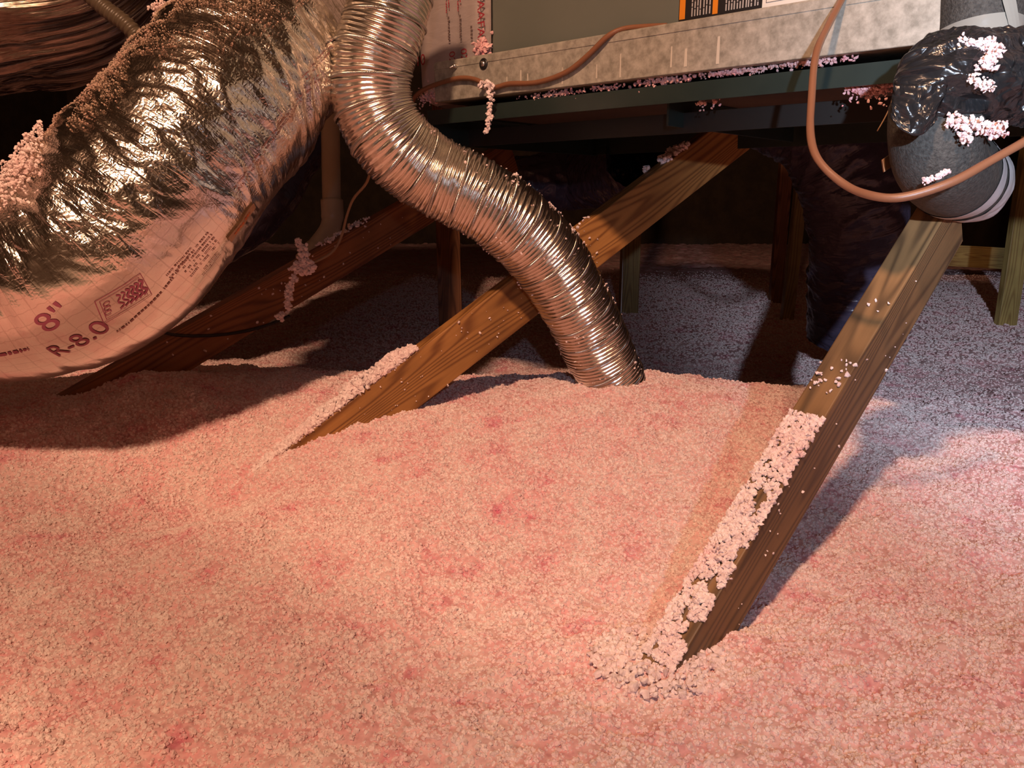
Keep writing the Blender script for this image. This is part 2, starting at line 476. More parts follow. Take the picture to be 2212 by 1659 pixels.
# ------------------------------------------------------------------ terrain of the loose insulation
CTRL = []
def cp(px, py, D, wgt=1.0): CTRL.append((*P(px, py, D), wgt))
def cz(x, y, z): CTRL.append((x, y, z, 1.0))
for x in (-1.6, -0.8, 0, 0.8, 1.6):
    cz(x, 0.35, 0.0)
for x in (-0.4, 0.0, 0.35, 0.7): cz(x, 0.75, 0.0)
for x, z in ((-0.9, 0.04), (-0.45, 0.02), (0, 0.0), (0.4, 0.0), (0.9, 0.0)): cz(x, 1.15, z)
cp(650, 962, 1.50); cp(860, 915, 1.53); cp(560, 1022, 1.462); cp(480, 1086, 1.434); cp(440, 1110, 1.41)
cp(1316, 808, 1.75); cp(1210, 850, 1.70); cp(1420, 812, 1.78)
cp(1130, 838, 1.78); cp(1500, 822, 1.93); cp(1700, 838, 1.88); cp(1880, 876, 1.80); cp(2150, 925, 1.66)
cp(0, 925, 1.41); cp(300, 890, 1.50); cp(500, 862, 1.62); cp(740, 800, 1.98)
cp(330, 808, 1.63); cp(230, 835, 1.60); cp(440, 818, 1.72); cp(120, 872, 1.56); cp(440, 878, 1.52)
for x in (-2.4, 2.4):
    for y in (0.4, 1.2, 2.0, 2.8): cz(x, y, 0.02)
for x in np.linspace(-0.6, 2.0, 6): cz(x, 2.42, -0.045)
for x in (-2.0, -1.4): cz(x, 2.5, 0.03)
for x in np.linspace(-2.4, 3.0, 7): cz(x, 3.0, -0.04)
for x in np.linspace(-3.5, 4, 8): cz(x, 3.8, -0.005)
for y in (4.8, 6.5, 9.0):
    for x in np.linspace(-5, 5, 7): cz(x, y, 0.0)
CT = np.array(CTRL)
def _tps(r):
    return np.where(r > 1e-9, r * r * np.log(np.maximum(r, 1e-9)), 0)
_n = len(CT)
_K = _tps(np.linalg.norm(CT[:, None, :2] - CT[None, :, :2], axis=-1)) + np.eye(_n) * 0.01
_Pm = np.hstack([np.ones((_n, 1)), CT[:, :2]])
_A = np.block([[_K, _Pm], [_Pm.T, np.zeros((3, 3))]])
_W = np.linalg.solve(_A, np.concatenate([CT[:, 2], np.zeros(3)]))
def ground(x, y):
    x = np.asarray(x, float); y = np.asarray(y, float)
    sh = x.shape
    q = np.stack([x.ravel(), y.ravel()], 1)
    out = np.empty(len(q))
    for a in range(0, len(q), 40000):
        b = q[a:a + 40000]
        out[a:a + 40000] = _tps(np.linalg.norm(b[:, None] - CT[None, :, :2], axis=-1)) @ _W[:_n] + _W[_n] + b @ _W[_n + 1:]
    return out.reshape(sh)

def gridmesh(x0, x1, y0, y1, d):
    nx, ny = int((x1 - x0) / d) + 1, int((y1 - y0) / d) + 1
    X, Y = np.meshgrid(np.linspace(x0, x1, nx), np.linspace(y0, y1, ny))
    i, j = np.meshgrid(np.arange(ny - 1), np.arange(nx - 1), indexing='ij')
    f = np.stack([i * nx + j, i * nx + j + 1, (i + 1) * nx + j + 1, (i + 1) * nx + j], -1).reshape(-1, 4)
    return X, Y, f
# coarse ground height first on a coarse grid, then bilinear for the fine grid
def ground_fast(X, Y):
    gx = np.linspace(-5.2, 5.2, 261); gy = np.linspace(0, 9.4, 236)
    if not hasattr(ground_fast, 'z'):
        GX, GY = np.meshgrid(gx, gy); ground_fast.z = ground(GX, GY)
    z = ground_fast.z
    fx = np.clip((X + 5.2) / 0.04, 0, 259.999); fy = np.clip(Y / 0.04, 0, 234.999)
    i, j = fy.astype(int), fx.astype(int); a, b = fy - i, fx - j
    return z[i, j] * (1 - a) * (1 - b) + z[i + 1, j] * a * (1 - b) + z[i, j + 1] * (1 - a) * b + z[i + 1, j + 1] * a * b
def relief(X, Y, k=1.0):
    r = 0.010 * vn(X / 0.16, Y / 0.16, seed=1) + 0.007 * vn(X / 0.06, Y / 0.06, seed=2)
    r += k * (0.0045 * vn(X / 0.024, Y / 0.024, seed=3) + 0.0035 * vn(X / 0.011, Y / 0.011, seed=4))
    return r
NX0, NX1, NY0, NY1 = -1.7, 2.0, 0.25, 2.75
Xa, Ya, fa = gridmesh(NX0, NX1, NY0, NY1, 0.0055)
Za = ground_fast(Xa, Ya) + relief(Xa, Ya)
edge = np.minimum.reduce([Xa - NX0, NX1 - Xa, Ya - NY0, NY1 - Ya])
Za -= 0.012 * (1 - smooth(0, 0.1, edge))
Xb, Yb, fb = gridmesh(-4.97, 4.97, 0.0, 9.17, 0.028)
Zb = ground_fast(Xb, Yb) + relief(Xb, Yb, 1.6) * 1.1
inside = smooth(0, 0.12, np.minimum.reduce([Xb - NX0, NX1 - Xb, Yb - NY0, NY1 - Yb]))
Zb -= 0.05 * inside
va = np.stack([Xa, Ya, Za], -1).reshape(-1, 3); vb = np.stack([Xb, Yb, Zb], -1).reshape(-1, 3)
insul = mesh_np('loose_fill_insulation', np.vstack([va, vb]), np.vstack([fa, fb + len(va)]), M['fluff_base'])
tag(insul, 'pink loose-fill glass-fibre insulation spread over the whole attic floor', 'insulation', kind='stuff')
da = 38000 * (1 - 0.55 * smooth(1.3, 2.2, Ya)) * (smooth(0.25, 0.5, Ya)) * (1 - 0.8 * smooth(0.55, 0.8, np.abs(Xa) / (0.45 + 0.75 * Ya)))
db = 9000 * (1 - smooth(4.2, 5.8, Yb)) * (1 - inside) * (Yb > 1.5) * (np.abs(Xb) < 0.8 * Yb + 0.4)
set_attr(insul, 'dens', np.concatenate([da.ravel(), db.ravel()]))
set_attr(insul, 'grain', np.concatenate([np.full(da.size, 1.0), np.full(db.size, 1.6)]))

def tuft_group():
    g = bpy.data.node_groups.new('fluffy_tufts', 'GeometryNodeTree')
    g.interface.new_socket('Geometry', in_out='INPUT', socket_type='NodeSocketGeometry')
    g.interface.new_socket('Geometry', in_out='OUTPUT', socket_type='NodeSocketGeometry')
    N, L = g.nodes, g.links
    gi, go = N.new('NodeGroupInput'), N.new('NodeGroupOutput')
    inst = N.new('GeometryNodeGeometryToInstance')
    for k in range(5):
        ico = N.new('GeometryNodeMeshIcoSphere'); ico.inputs['Radius'].default_value = 1.0; ico.inputs['Subdivisions'].default_value = 2
        pos = N.new('GeometryNodeInputPosition')
        ns = N.new('ShaderNodeTexNoise'); ns.noise_dimensions = '4D'; ns.inputs['W'].default_value = k * 3.7; ns.inputs['Scale'].default_value = 1.5; ns.inputs['Detail'].default_value = 2.5; ns.inputs['Roughness'].default_value = 0.75
        sub = N.new('ShaderNodeVectorMath'); sub.operation = 'SUBTRACT'; sub.inputs[1].default_value = (0.5, 0.5, 0.5)
        sc = N.new('ShaderNodeVectorMath'); sc.operation = 'SCALE'; sc.inputs['Scale'].default_value = 3.2
        sp = N.new('GeometryNodeSetPosition')
        L.new(pos.outputs[0], ns.inputs['Vector']); L.new(ns.outputs['Color'], sub.inputs[0]); L.new(sub.outputs[0], sc.inputs[0])
        L.new(ico.outputs['Mesh'], sp.inputs['Geometry']); L.new(sc.outputs[0], sp.inputs['Offset'])
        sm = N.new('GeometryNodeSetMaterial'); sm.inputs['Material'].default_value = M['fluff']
        L.new(sp.outputs[0], sm.inputs['Geometry'])
        L.new(sm.outputs[0], inst.inputs[0])
    at = N.new('GeometryNodeInputNamedAttribute'); at.data_type = 'FLOAT'; at.inputs['Name'].default_value = 'dens'
    gr = N.new('GeometryNodeInputNamedAttribute'); gr.data_type = 'FLOAT'; gr.inputs['Name'].default_value = 'grain'
    ds = N.new('GeometryNodeDistributePointsOnFaces')
    L.new(gi.outputs[0], ds.inputs['Mesh']); L.new(at.outputs['Attribute'], ds.inputs['Density'])
    io = N.new('GeometryNodeInstanceOnPoints'); io.inputs['Pick Instance'].default_value = True
    rv = N.new('FunctionNodeRandomValue'); rv.data_type = 'FLOAT_VECTOR'; rv.inputs[1].default_value = (6.28, 6.28, 6.28)
    rs = N.new('FunctionNodeRandomValue'); rs.data_type = 'FLOAT'; rs.inputs[2].default_value = 0.0009; rs.inputs[3].default_value = 0.0034
    ml = N.new('ShaderNodeMath'); ml.operation = 'MULTIPLY'
    L.new(rs.outputs[1], ml.inputs[0]); L.new(gr.outputs['Attribute'], ml.inputs[1])
    L.new(ds.outputs['Points'], io.inputs['Points']); L.new(inst.outputs[0], io.inputs['Instance'])
    L.new(rv.outputs[0], io.inputs['Rotation']); L.new(ml.outputs[0], io.inputs['Scale'])
    jn = N.new('GeometryNodeJoinGeometry')
    L.new(gi.outputs[0], jn.inputs[0]); L.new(io.outputs[0], jn.inputs[0])
    L.new(jn.outputs[0], go.inputs[0])
    return g
md = insul.modifiers.new('tufts', 'NODES'); md.node_group = tuft_group()

# ------------------------------------------------------------------ room shell (all of it lost in the dark)
def slab(name, x0, x1, y0, y1, z0, z1, m):
    o = box_axes(name, (x0, y0, z0), (x1 - x0, 0, 0), (0, y1 - y0, 0), (0, 0, z1 - z0), m, bevel=0)
    return tag(o, kind='structure')
slab('floor', -5.1, 5.1, -3.2, 9.3, -0.34, -0.30, M['drywall'])
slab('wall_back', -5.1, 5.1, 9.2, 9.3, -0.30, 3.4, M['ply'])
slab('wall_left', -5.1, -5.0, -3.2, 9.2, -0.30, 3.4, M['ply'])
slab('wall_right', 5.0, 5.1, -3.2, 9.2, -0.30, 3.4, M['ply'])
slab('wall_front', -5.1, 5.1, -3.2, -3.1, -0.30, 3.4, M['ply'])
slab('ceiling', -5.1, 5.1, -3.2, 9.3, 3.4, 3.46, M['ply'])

# ------------------------------------------------------------------ timber
def edge_board(name, p0, p1, a, t, wd, mt, label, ext0=0.0, ext1=0.0):
    """board given by the edge nearest the camera; a = turn of its narrow face away from the view"""
    p0, p1 = np.asarray(p0), np.asarray(p1)
    d = unit(p1 - p0); p0 = p0 - d * ext0; p1 = p1 + d * ext1
    v = unit((p0 + p1) / 2 - np.array([0, 0, EYE])); v = unit(v - d * np.dot(v, d))
    e = np.cross(d, v)
    if e[0] > 0: e = -e                      # towards the left of the view
    ut = math.cos(a) * e + math.sin(a) * v   # narrow face
    us = -math.sin(a) * e + math.cos(a) * v  # wide face
    o = box_axes(name, p0, d * np.linalg.norm(p1 - p0), ut * t, us * wd, mt, bevel=0.0022, local=True)
    tag(o, label, 'beam')
    return o, p0, p1, ut, us
webR, r0, r1, rut, rus = edge_board('truss_web', P(1490, 1392, 0.875), P(1985, 563, 1.06), math.radians(24), 0.044, 0.098, M['wood_right'],
    'brown diagonal wooden truss web at right, its top hidden behind the black pipe elbow', 0.14, 0.14)
webM, m0, m1, mut, mus = edge_board('truss_web', P(640, 955, 1.49), P(1455, 341, 1.80), math.radians(71), 0.040, 0.101, M['wood_mid'],
    'amber diagonal wooden truss web crossing behind the corrugated metal duct', 0.42, 0.22)
webL, l0, l1, lut, lus = edge_board('truss_web', P(420, 694, 1.72), P(871, 436, 2.08), math.radians(74), 0.038, 0.092, M['wood_left'],
    'reddish dark diagonal wooden truss web behind the silver foil duct', 0.42, 0.45)

def post(px0, px1, pyb, D, label, top=1.9, mt='wood_post', lean=0.0, name='truss_post'):
    a = P(px0, pyb, D); b = P(px1, pyb, D)
    wd = b[0] - a[0]
    o = box_axes(name, (a[0], a[1], -0.25), (lean, 0, top + 0.25), (wd, 0, -wd * lean / (top + 0.25)), (0, 0.038, 0), M[mt], bevel=0.002, local=True)
    return tag(o, label, 'beam')
post(949, 999, 690, 3.3, 'dark vertical wooden post behind the flexible duct, left of the thin grey rod', mt='wood_left', lean=-0.02)
post(1338, 1379, 668, 3.6, 'vertical wooden post with a thin grey rod in front of it')
post(1689, 1714, 676, 3.5, 'narrow yellowish wooden post between the brown cable and the black film duct', lean=0.05)
post(2160, 2200, 684, 3.4, 'vertical wooden post at the far right edge of the photo', lean=0.0)
post(1664, 1690, 650, 4.0, 'dark wooden post just behind the narrow yellowish post', mt='wood_left')
post(1880, 1925, 640, 4.3, 'dim vertical wooden post in the dark behind the right truss web', mt='wood_post')
# far boards in the gloom
def bar(name, a, b, hw, mt, label, cat='beam'):
    a, b = np.asarray(a), np.asarray(b); d = b - a
    sd = unit(np.cross([0, 0, 1.0], d)); zz = unit(np.cross(d, sd))
    o = box_axes(name, a - zz * hw / 2, d, sd * 0.038, zz * hw, M[mt], bevel=0.002, local=True)
    return tag(o, label, cat)
bar('truss_chord', P(1930, 545, 5.2), P(2900, 600, 5.0), 0.14, 'wood_post', 'dim horizontal board far back in the dark at right')
# added pipe above the camera, outside the frame, casting a soft shadow band
tag(Tube([(-0.86, 0.06, 3.39), (-0.80, 0.01, 2.6), (-0.72, -0.06, 1.85), (-0.62, -0.134, 1.725), (-0.488, -0.233, 1.72), (-0.396, -0.295, 1.72), (-0.333, -0.345, 1.72), (-0.27, -0.40, 1.73), (-0.18, -0.47, 1.86), (-0.10, -0.53, 2.6), (-0.06, -0.56, 3.39)], 0.02, 10, lambda S, T, q: 0.019).build('added_shade_pipe', M['pvc']),
    'unseen plastic pipe near the bulb, added to cast a soft floor shadow', 'pipe')
rod = Tube([P(1352, 330, 3.45), P(1347, 520, 3.45), P(1341, 690, 3.45)], 0.05, 8, lambda S, T, s: 0.005)
tag(rod.build('hanger_rod', M['zinc']), 'thin grey hanger rod standing in front of a wooden post', 'rod')

# ------------------------------------------------------------------ silver foil duct
def foil_duct(pts, R, step, nt, calm, seed, wr=0.0045, wl=0.022, lump=0.008, fine=0.0016, taper=None, along=False):
    def rf(S, TH, tb):
        c, s = np.cos(TH), np.sin(TH)
        rough = calm(S, TH, tb)
        tb.rough = rough
        r = (R if taper is None else R * taper(S, TH, tb)) + lump * vn(S / 0.11, c * 1.6 + 5, s * 1.6 + 9, seed=seed)
        skew = 0.06 * np.sin(TH + 1.0)
        f1 = ridge(vn((S + skew) / wl, c * 1.7, s * 1.7, seed=seed + 1)) - 0.5
        f2 = ridge(vn((S - skew) / (wl * 0.5), c * 3.2, s * 3.2, seed=seed + 2)) - 0.5
        if along:
            f1 = ridge(vn(S / 0.16, c * 7, s * 7, seed=seed + 1)) - 0.5
            f2 = ridge(vn(S / 0.09, c * 15, s * 15, seed=seed + 2)) - 0.5
        f3 = vn(S / 0.008, c * R / 0.016, s * R / 0.016, seed=seed + 3)
        return r + rough * (wr * f1 + wr * 0.55 * f2 + fine * f3)
    return Tube(pts, step, nt, rf)
SD = 1.27
def calm_main(S, TH, tb):
    # the printed lower front side is stretched tight; the rest is puckered
    n = np.cos(TH)[..., None] * tb.N[:, None] + np.sin(TH)[..., None] * tb.B[:, None]
    x = -n[..., 2] * 0.95 - n[..., 1] * 0.35 + 0.16 * vn(S / 0.09, np.cos(TH) * 3, np.sin(TH) * 3, seed=77) + 0.22 * vn(S / 0.028, np.cos(TH) * 1.5, np.sin(TH) * 1.5, seed=78)
    L = S / tb.s[-1]
    k = 1 - 0.80 * smooth(0.12, 0.50, x) * smooth(0.42, 0.60, L)
    return k * (0.75 + 0.25 * smooth(0.2, 0.7, L))
duct_pts = [P(735, -190, 1.82), P(655, -10, 1.63), P(572, 110, 1.47), P(458, 250, 1.34), P(322, 425, 1.28), P(205, 550, 1.26), P(70, 616, 1.26), P(-110, 628, 1.24), P(-330, 615, 1.20)]
def duct_taper(S, TH, tb):
    px, _ = proj(tb.c)
    k = np.interp(-px, [-700, -330, -150, -118, -92, 200], [0.99, 0.99, 0.955, 0.935, 0.84, 0.83])
    top = 0.5 + 0.5 * (np.cos(TH)[..., None] * tb.N[:, None] + np.sin(TH)[..., None] * tb.B[:, None])[..., 2]
    return 1 - (1 - k[:, None]) * (0.35 + 0.65 * top)
duct = foil_duct(duct_pts, 0.160, 0.0036, 340, calm_main, 11, wr=0.0085, wl=0.026, fine=0.0012, taper=duct_taper)
duct_root = empty('insulated_duct', tuple(duct.V.reshape(-1, 3).min(0) * [0, 0, 1] + duct.c[len(duct.c) // 2] * [1, 1, 0]))
tag(duct_root, 'large silver foil insulated duct sloping down across the left, printed 8" R-8.0', 'duct')
dj = duct.build('foil_jacket', M['foil'], duct_root)
set_attr(dj, 'crinkle', duct.rough)

# flat text and marks, laid on a duct
def text_mesh(body, size, cuts=2):
    cu = bpy.data.curves.new('lettering', 'FONT'); cu.body = body; cu.size = size
    cu.align_x = 'CENTER'; cu.align_y = 'CENTER'; cu.resolution_u = 4
    tmp = bpy.data.objects.new('lettering', cu); COL.objects.link(tmp)
    dg = bpy.context.evaluated_depsgraph_get()
    me = bpy.data.meshes.new_from_object(tmp.evaluated_get(dg))
    bpy.data.objects.remove(tmp); bpy.data.curves.remove(cu)
    bm = bmesh.new(); bm.from_mesh(me); bpy.data.meshes.remove(me)
    bmesh.ops.remove_doubles(bm, verts=bm.verts, dist=size * 0.002)
    if cuts:
        bmesh.ops.subdivide_edges(bm, edges=[e for e in bm.edges if e.calc_length() > size * 0.08], cuts=cuts, use_grid_fill=True)
        bmesh.ops.triangulate(bm, faces=bm.faces)
    return bm
def flip_check(tb, s0, t0):
    """which way along s runs to the right of the picture, which way theta runs up"""
    a, _ = tb.at(np.array([s0, s0 + 0.01, s0]), np.array([t0, t0, t0 + 0.05]))
    x, y = proj(a)
    return (1 if x[1] > x[0] else -1), (1 if y[2] < y[0] else -1)
def lay(tb, bm, name, mt, parent, px, py, rot=0.0, off=0.0012, stretch=(1, 1)):
    s0, t0 = tb.find(px, py)
    fs, ft = flip_check(tb, s0, t0)
    co = np.array([v.co[:] for v in bm.verts])
    x, y = co[:, 0] * stretch[0], co[:, 1] * stretch[1]
    c, s = math.cos(rot), math.sin(rot)
    x, y = x * c - y * s, x * s + y * c
    R = float(tb.R.mean())
    p, d = tb.at(s0 + fs * x, t0 + ft * y / R)
    p = p + d * off
    for v, q in zip(bm.verts, p): v.co = q
    return mesh_bm(name, bm, mt, parent)
def bm_rects(rects, cell=0.01):
    bm = bmesh.new()
    for x0, y0, x1, y1 in rects:
        nx = max(1, int(abs(x1 - x0) / cell)); ny = max(1, int(abs(y1 - y0) / cell))
        g = [[bm.verts.new((x0 + (x1 - x0) * i / nx, y0 + (y1 - y0) * j / ny, 0)) for j in range(ny + 1)] for i in range(nx + 1)]
        for i in range(nx):
            for j in range(ny):
                bm.faces.new((g[i][j], g[i + 1][j], g[i + 1][j + 1], g[i][j + 1]))
    return bm
def dashes(n, width, height, gap_p=0.15, seed=0, rows=1, pitch=0.0):
    r = random.Random(seed); out = []
    for k in range(rows):
        x = -width / 2
        while x < width / 2:
            l = r.uniform(0.3, 1.1) * height
            hh = height * r.uniform(0.6, 1.0)
            if r.random() > gap_p:
                out.append((x, -k * pitch - hh / 2, min(x + l, width / 2), -k * pitch + hh / 2))
            x += l + height * 0.25
    return out
lay(duct, text_mesh('8"', 0.043), 'printed_text', M['ink_purple'], duct_root, 116, 690, rot=0.15)
lay(duct, text_mesh('R-8.0', 0.031), 'printed_text', M['ink_purple'], duct_root, 164, 740, rot=0.05, stretch=(0.95, 1.3))
lay(duct, bm_rects(dashes(16, 0.06, 0.008, 0.2, 3)), 'printed_text', M['ink_purple'], duct_root, 8, 768, rot=0.0)
lay(duct, bm_rects(dashes(40, 0.085, 0.0035, 0.15, 4), 0.006), 'fine_print', M['ink_faint'], duct_root, 330, 650, rot=0.12)
# emblem: slanting frame with curved stripes
def emblem():
    bm = bmesh.new()
    def strip(pts, wd):
        pts = [np.array(p, float) for p in pts]; prev = None
        for i, p in enumerate(pts):
            t = pts[min(i + 1, len(pts) - 1)] - pts[max(i - 1, 0)]; t = t / np.linalg.norm(t); n = np.array([-t[1], t[0]])
            a, b = bm.verts.new((*(p + n * wd / 2), 0)), bm.verts.new((*(p - n * wd / 2), 0))
            if prev: bm.faces.new((prev[0], prev[1], b, a))
            prev = (a, b)
    W, H = 0.066, 0.044
    def loop(w_, h_, wd):
        c = [(-w_ / 2, -h_ / 2), (w_ / 2, -h_ / 2), (w_ / 2, h_ / 2), (-w_ / 2, h_ / 2), (-w_ / 2, -h_ / 2)]
        for a, b in zip(c[:-1], c[1:]):
            strip([np.array(a) + (np.array(b) - a) * t for t in np.linspace(0, 1, 9)], wd)
    loop(W, H, 0.0010); loop(W * 0.86, H * 0.80, 0.0008)
    for k in range(6):
        x0 = -0.010 + k * 0.0068
        strip([(x0 + 0.005 * math.sin(t * 3.1) + 0.004 * math.sin(t * 9), -0.013 + t * 0.026) for t in np.linspace(0, 1, 14)], 0.0036 if k > 1 else 0.0022)
    for k in range(3):
        strip([(-0.024 + 0.004 * math.cos(t) + k * 0.001, -0.008 + 0.008 * k + 0.0035 * math.sin(t)) for t in np.linspace(0, 5.5, 12)], 0.0012)
    return bm
lay(duct, emblem(), 'printed_emblem', M['ink_purple'], duct_root, 268, 645, rot=-0.25, off=0.0016, stretch=(0.72, 0.85))
for k, (px, py, n, wd) in enumerate([(420, 535, 5, 0.055), (385, 565, 2, 0.04), (455, 565, 2, 0.035), (560, 330, 2, 0.12), (640, 215, 2, 0.13), (690, 120, 2, 0.12)]):
    lay(duct, bm_rects(dashes(30, wd, 0.0024, 0.25, 20 + k, rows=n, pitch=0.0075), 0.006), 'fine_print', M['ink_faint'], duct_root, px, py, rot=0.0)
st = lay(duct, bm_rects([(-0.032, -0.0075, 0.032, 0.0075)], 0.004), 'sticker', M['sticker'], duct_root, 522, 480, rot=0.0, off=0.003)
tag(st, 'tan paper sticker')
lay(duct, bm_rects(dashes(12, 0.050, 0.005, 0.25, 9), 0.004), 'sticker_print', M['label_red'], st, 522, 480, rot=0.0, off=0.0036)

# ------------------------------------------------------------------ clumps of loose insulation
def ico(sub=1):
    bm = bmesh.new(); bmesh.ops.create_icosphere(bm, subdivisions=sub, radius=1)
    v = np.array([q.co[:] for q in bm.verts]); f = np.array([[q.index for q in p.verts] for p in bm.faces]); bm.free()
    return v, f
ICO1, ICO2 = ico(1), ico(2)
def tufts(centers, sizes, seed=0, sub=1, jag=0.45):
    r = np.random.default_rng(seed)
    v, f = ICO1 if sub == 1 else ICO2
    n = len(centers)
    d = 1 + jag * (r.random((n, len(v), 1)) * 2 - 1)
    A = r.normal(size=(n, 3, 3)); Q, _ = np.linalg.qr(A)
    sc = 0.65 + 0.7 * r.random((n, 1, 3))
    V = np.einsum('nij,nkj->nki', Q, v[None] * d * sc) * np.asarray(sizes).reshape(-1, 1, 1) + np.asarray(centers)[:, None]
    F = f[None] + (np.arange(n) * len(v))[:, None, None]
    return V.reshape(-1, 3), F.reshape(-1, 3)
def clump(name, label, centers, sizes, group=None, m='fluff_pale', seed=0, cat='insulation', kind='stuff', sub=1):
    V, F = tufts(centers, sizes, seed, sub)
    o = mesh_np(name, V, F, M[m], smooth_sh=False)
    return tag(o, label, cat, group, kind)

def along_edge(p0, p1, ut, us, t, wd, f0, f1, n, prof, r, size=(0.003, 0.006), lift=0.004):
    """points lying on the narrow face of a board between fractions f0, f1"""
    f = f0 + (f1 - f0) * r.random(n)
    q = r.random(n)
    base = p0 + (p1 - p0) * f[:, None] + ut * (t * q)[:, None]
    h = prof(f, q) * r.random(n)
    nrm = -us
    return base + nrm * (lift * 0.3 + h)[:, None], size[0] + (size[1] - size[0]) * r.random(n)
def frac(p0, p1, px, py):
    pts = p0 + (p1 - p0) * np.linspace(0, 1, 400)[:, None]
    x, y = proj(pts)
    return np.argmin((x - px) ** 2 + (y - py) ** 2) / 399.0
r = np.random.default_rng(5)
fa_, fb_ = frac(r0, r1, 1455, 1450), frac(r0, r1, 1772, 905)
c1, s1 = along_edge(r0, r1, rut, rus, 0.044, 0.09, fa_, fb_, 2800, lambda f, q: 0.009 * (0.5 + 0.5 * vn(f * 60, q * 3, seed=9)) * (1 - (2 * q - 1) ** 4 * 0.8), r, (0.0016, 0.0036))
keep = vn(s1 * 0 + (c1 @ unit(r1 - r0)) / 0.022, (c1 @ rut) / 0.010, seed=31) > -0.55
clump('insulation_drift', 'white-pink insulation crumbs lying along the top edge of the right truss web', c1[keep], s1[keep], seed=1)
c2, s2 = along_edge(r0, r1, rut, rus, 0.044, 0.09, fb_, frac(r0, r1, 1925, 655), 110, lambda f, q: 0.003 + 0 * f, r, (0.0012, 0.003))
pick = vn((c2 @ unit(r1 - r0)) / 0.05, c2[:, 0] * 0, seed=5) > -0.2
# flecks on its wide face
ff = r.random(26); qq = r.random(26)
c3 = r0 + (r1 - r0) * (0.15 + 0.7 * ff)[:, None] + rus * (0.09 * qq)[:, None] - rut * 0.0012
clump('insulation_flecks', 'small white insulation flecks scattered on the right truss web', np.vstack([c2[pick], c3]), np.concatenate([s2[pick], 0.0006 + 0.0014 * r.random(26)]), seed=2)
# heap around the foot of the right web
foot = P(1440, 1430, 0.90)
ang = r.random(900) * 6.283; rad = 0.085 * np.sqrt(r.random(900))
cx = foot[0] - 0.005 + rad * np.cos(ang) * 1.0; cy = foot[1] + 0.0 + rad * np.sin(ang) * 0.9
cfoot = np.stack([cx, cy, ground(cx, cy) + 0.004 + 0.012 * r.random(900) * (1 - rad / 0.09)], 1)
clump('insulation_heap', 'heap of pale insulation crumbs around the foot of the right truss web', cfoot, 0.0018 + 0.003 * r.random(900), seed=3)
# middle web
fa_, fb_ = frac(m0, m1, 470, 1082), frac(m0, m1, 905, 755)
c1, s1 = along_edge(m0, m1, mut, mus, 0.040, 0.101, fa_, fb_, 2300, lambda f, q: 0.004 + 0.034 * smooth(0.15, 0.75, (f - fa_) / (fb_ - fa_)) * (1 - smooth(0.93, 1, (f - fa_) / (fb_ - fa_))) * (0.55 + 0.6 * vn(f * 45, q * 0.5, seed=8)) * (1 - 0.7 * (2 * q - 1) ** 2), r, (0.0028, 0.0062))
clump('insulation_drift', 'insulation piled along the upper edge of the amber truss web', c1, s1, seed=4)
ff = r.random(70); qq = r.random(70)
c3 = m0 + (m1 - m0) * (0.32 + 0.4 * ff)[:, None] + mus * (0.101 * qq)[:, None] - mut * 0.002
c4 = m0 + (m1 - m0) * (0.66 + 0.06 * r.random(14))[:, None] + mut * (0.038 * r.random(14))[:, None] - mus * 0.002
clump('insulation_flecks', 'small insulation flecks stuck on the face of the amber truss web', np.vstack([c3, c4]), np.concatenate([0.0008 + 0.0020 * r.random(70) ** 2, 0.002 + 0.002 * r.random(14)]), seed=5)
# upper end of the middle web, under the platform
fc, fd = frac(m0, m1, 1395, 345), frac(m0, m1, 1500, 275)
c1, s1 = along_edge(m0, m1, mut, mus, 0.040, 0.101, fc, fd, 240, lambda f, q: 0.010 + 0 * f, r, (0.003, 0.006))
keep = vn(c1[:, 0] / 0.03, c1[:, 2] / 0.03, seed=3) > -0.1
clump('insulation_drift', 'dim pink insulation tuft on the top end of the amber truss web under the platform', c1[keep], s1[keep], seed=6)
# left web: sprinkling near the pipe
c1, s1 = along_edge(l0, l1, lut, lus, 0.038, 0.092, frac(l0, l1, 700, 530), frac(l0, l1, 800, 470), 90, lambda f, q: 0.006 + 0 * f, r, (0.002, 0.005))
ff = r.random(40)
c3 = l0 + (l1 - l0) * (0.2 + 0.6 * ff)[:, None] + lus * (0.09 * r.random(40))[:, None] - lut * 0.002
clump('insulation_flecks', 'insulation flecks on the reddish truss web below the plastic pipe', np.vstack([c1, c3]), np.concatenate([s1, 0.001 + 0.0025 * r.random(40)]), seed=7)

# dust and fluff on top of the silver duct
def dust_on(tb, n, minz, seed, size, i_lo=0.0, i_hi=1.0, patch=0.06, thr=-0.1, lift=0.0):
    rr = np.random.default_rng(seed)
    s = tb.s[-1] * (i_lo + (i_hi - i_lo) * rr.random(n)); th = rr.random(n) * 2 * np.pi
    p, d = tb.at(s, th)
    k = (d[:, 2] - 0.25 * np.abs(d[:, 1]) > minz + 0.25 * (rr.random(n) - 0.5)) & (vn(p[:, 0] / patch, p[:, 1] / patch, p[:, 2] / patch, seed=seed) > thr)
    return p[k] + d[k] * (lift * rr.random(k.sum())[:, None] + 0.001), (size[0] + (size[1] - size[0]) * rr.random(k.sum()))
dc, ds_ = dust_on(duct, 110000, 0.42, 41, (0.0004, 0.0014), 0.0, 0.95, 0.04, -0.10, 0.002)
clump('dust_layer', 'tan insulation dust settled along the top of the silver foil duct', dc, ds_, m='fluff_dust', seed=8, cat='dust')
dc, ds_ = dust_on(duct, 22000, 0.35, 42, (0.0012, 0.0030), 0.62, 1.0, 0.2, -0.9, 0.016)
kx, ky = proj(dc)
clump('insulation_drift', 'pink insulation pile lying on the bend of the silver foil duct at the left edge', dc[kx < 92], ds_[kx < 92], seed=9)
tp = P(352, 24, 1.40)
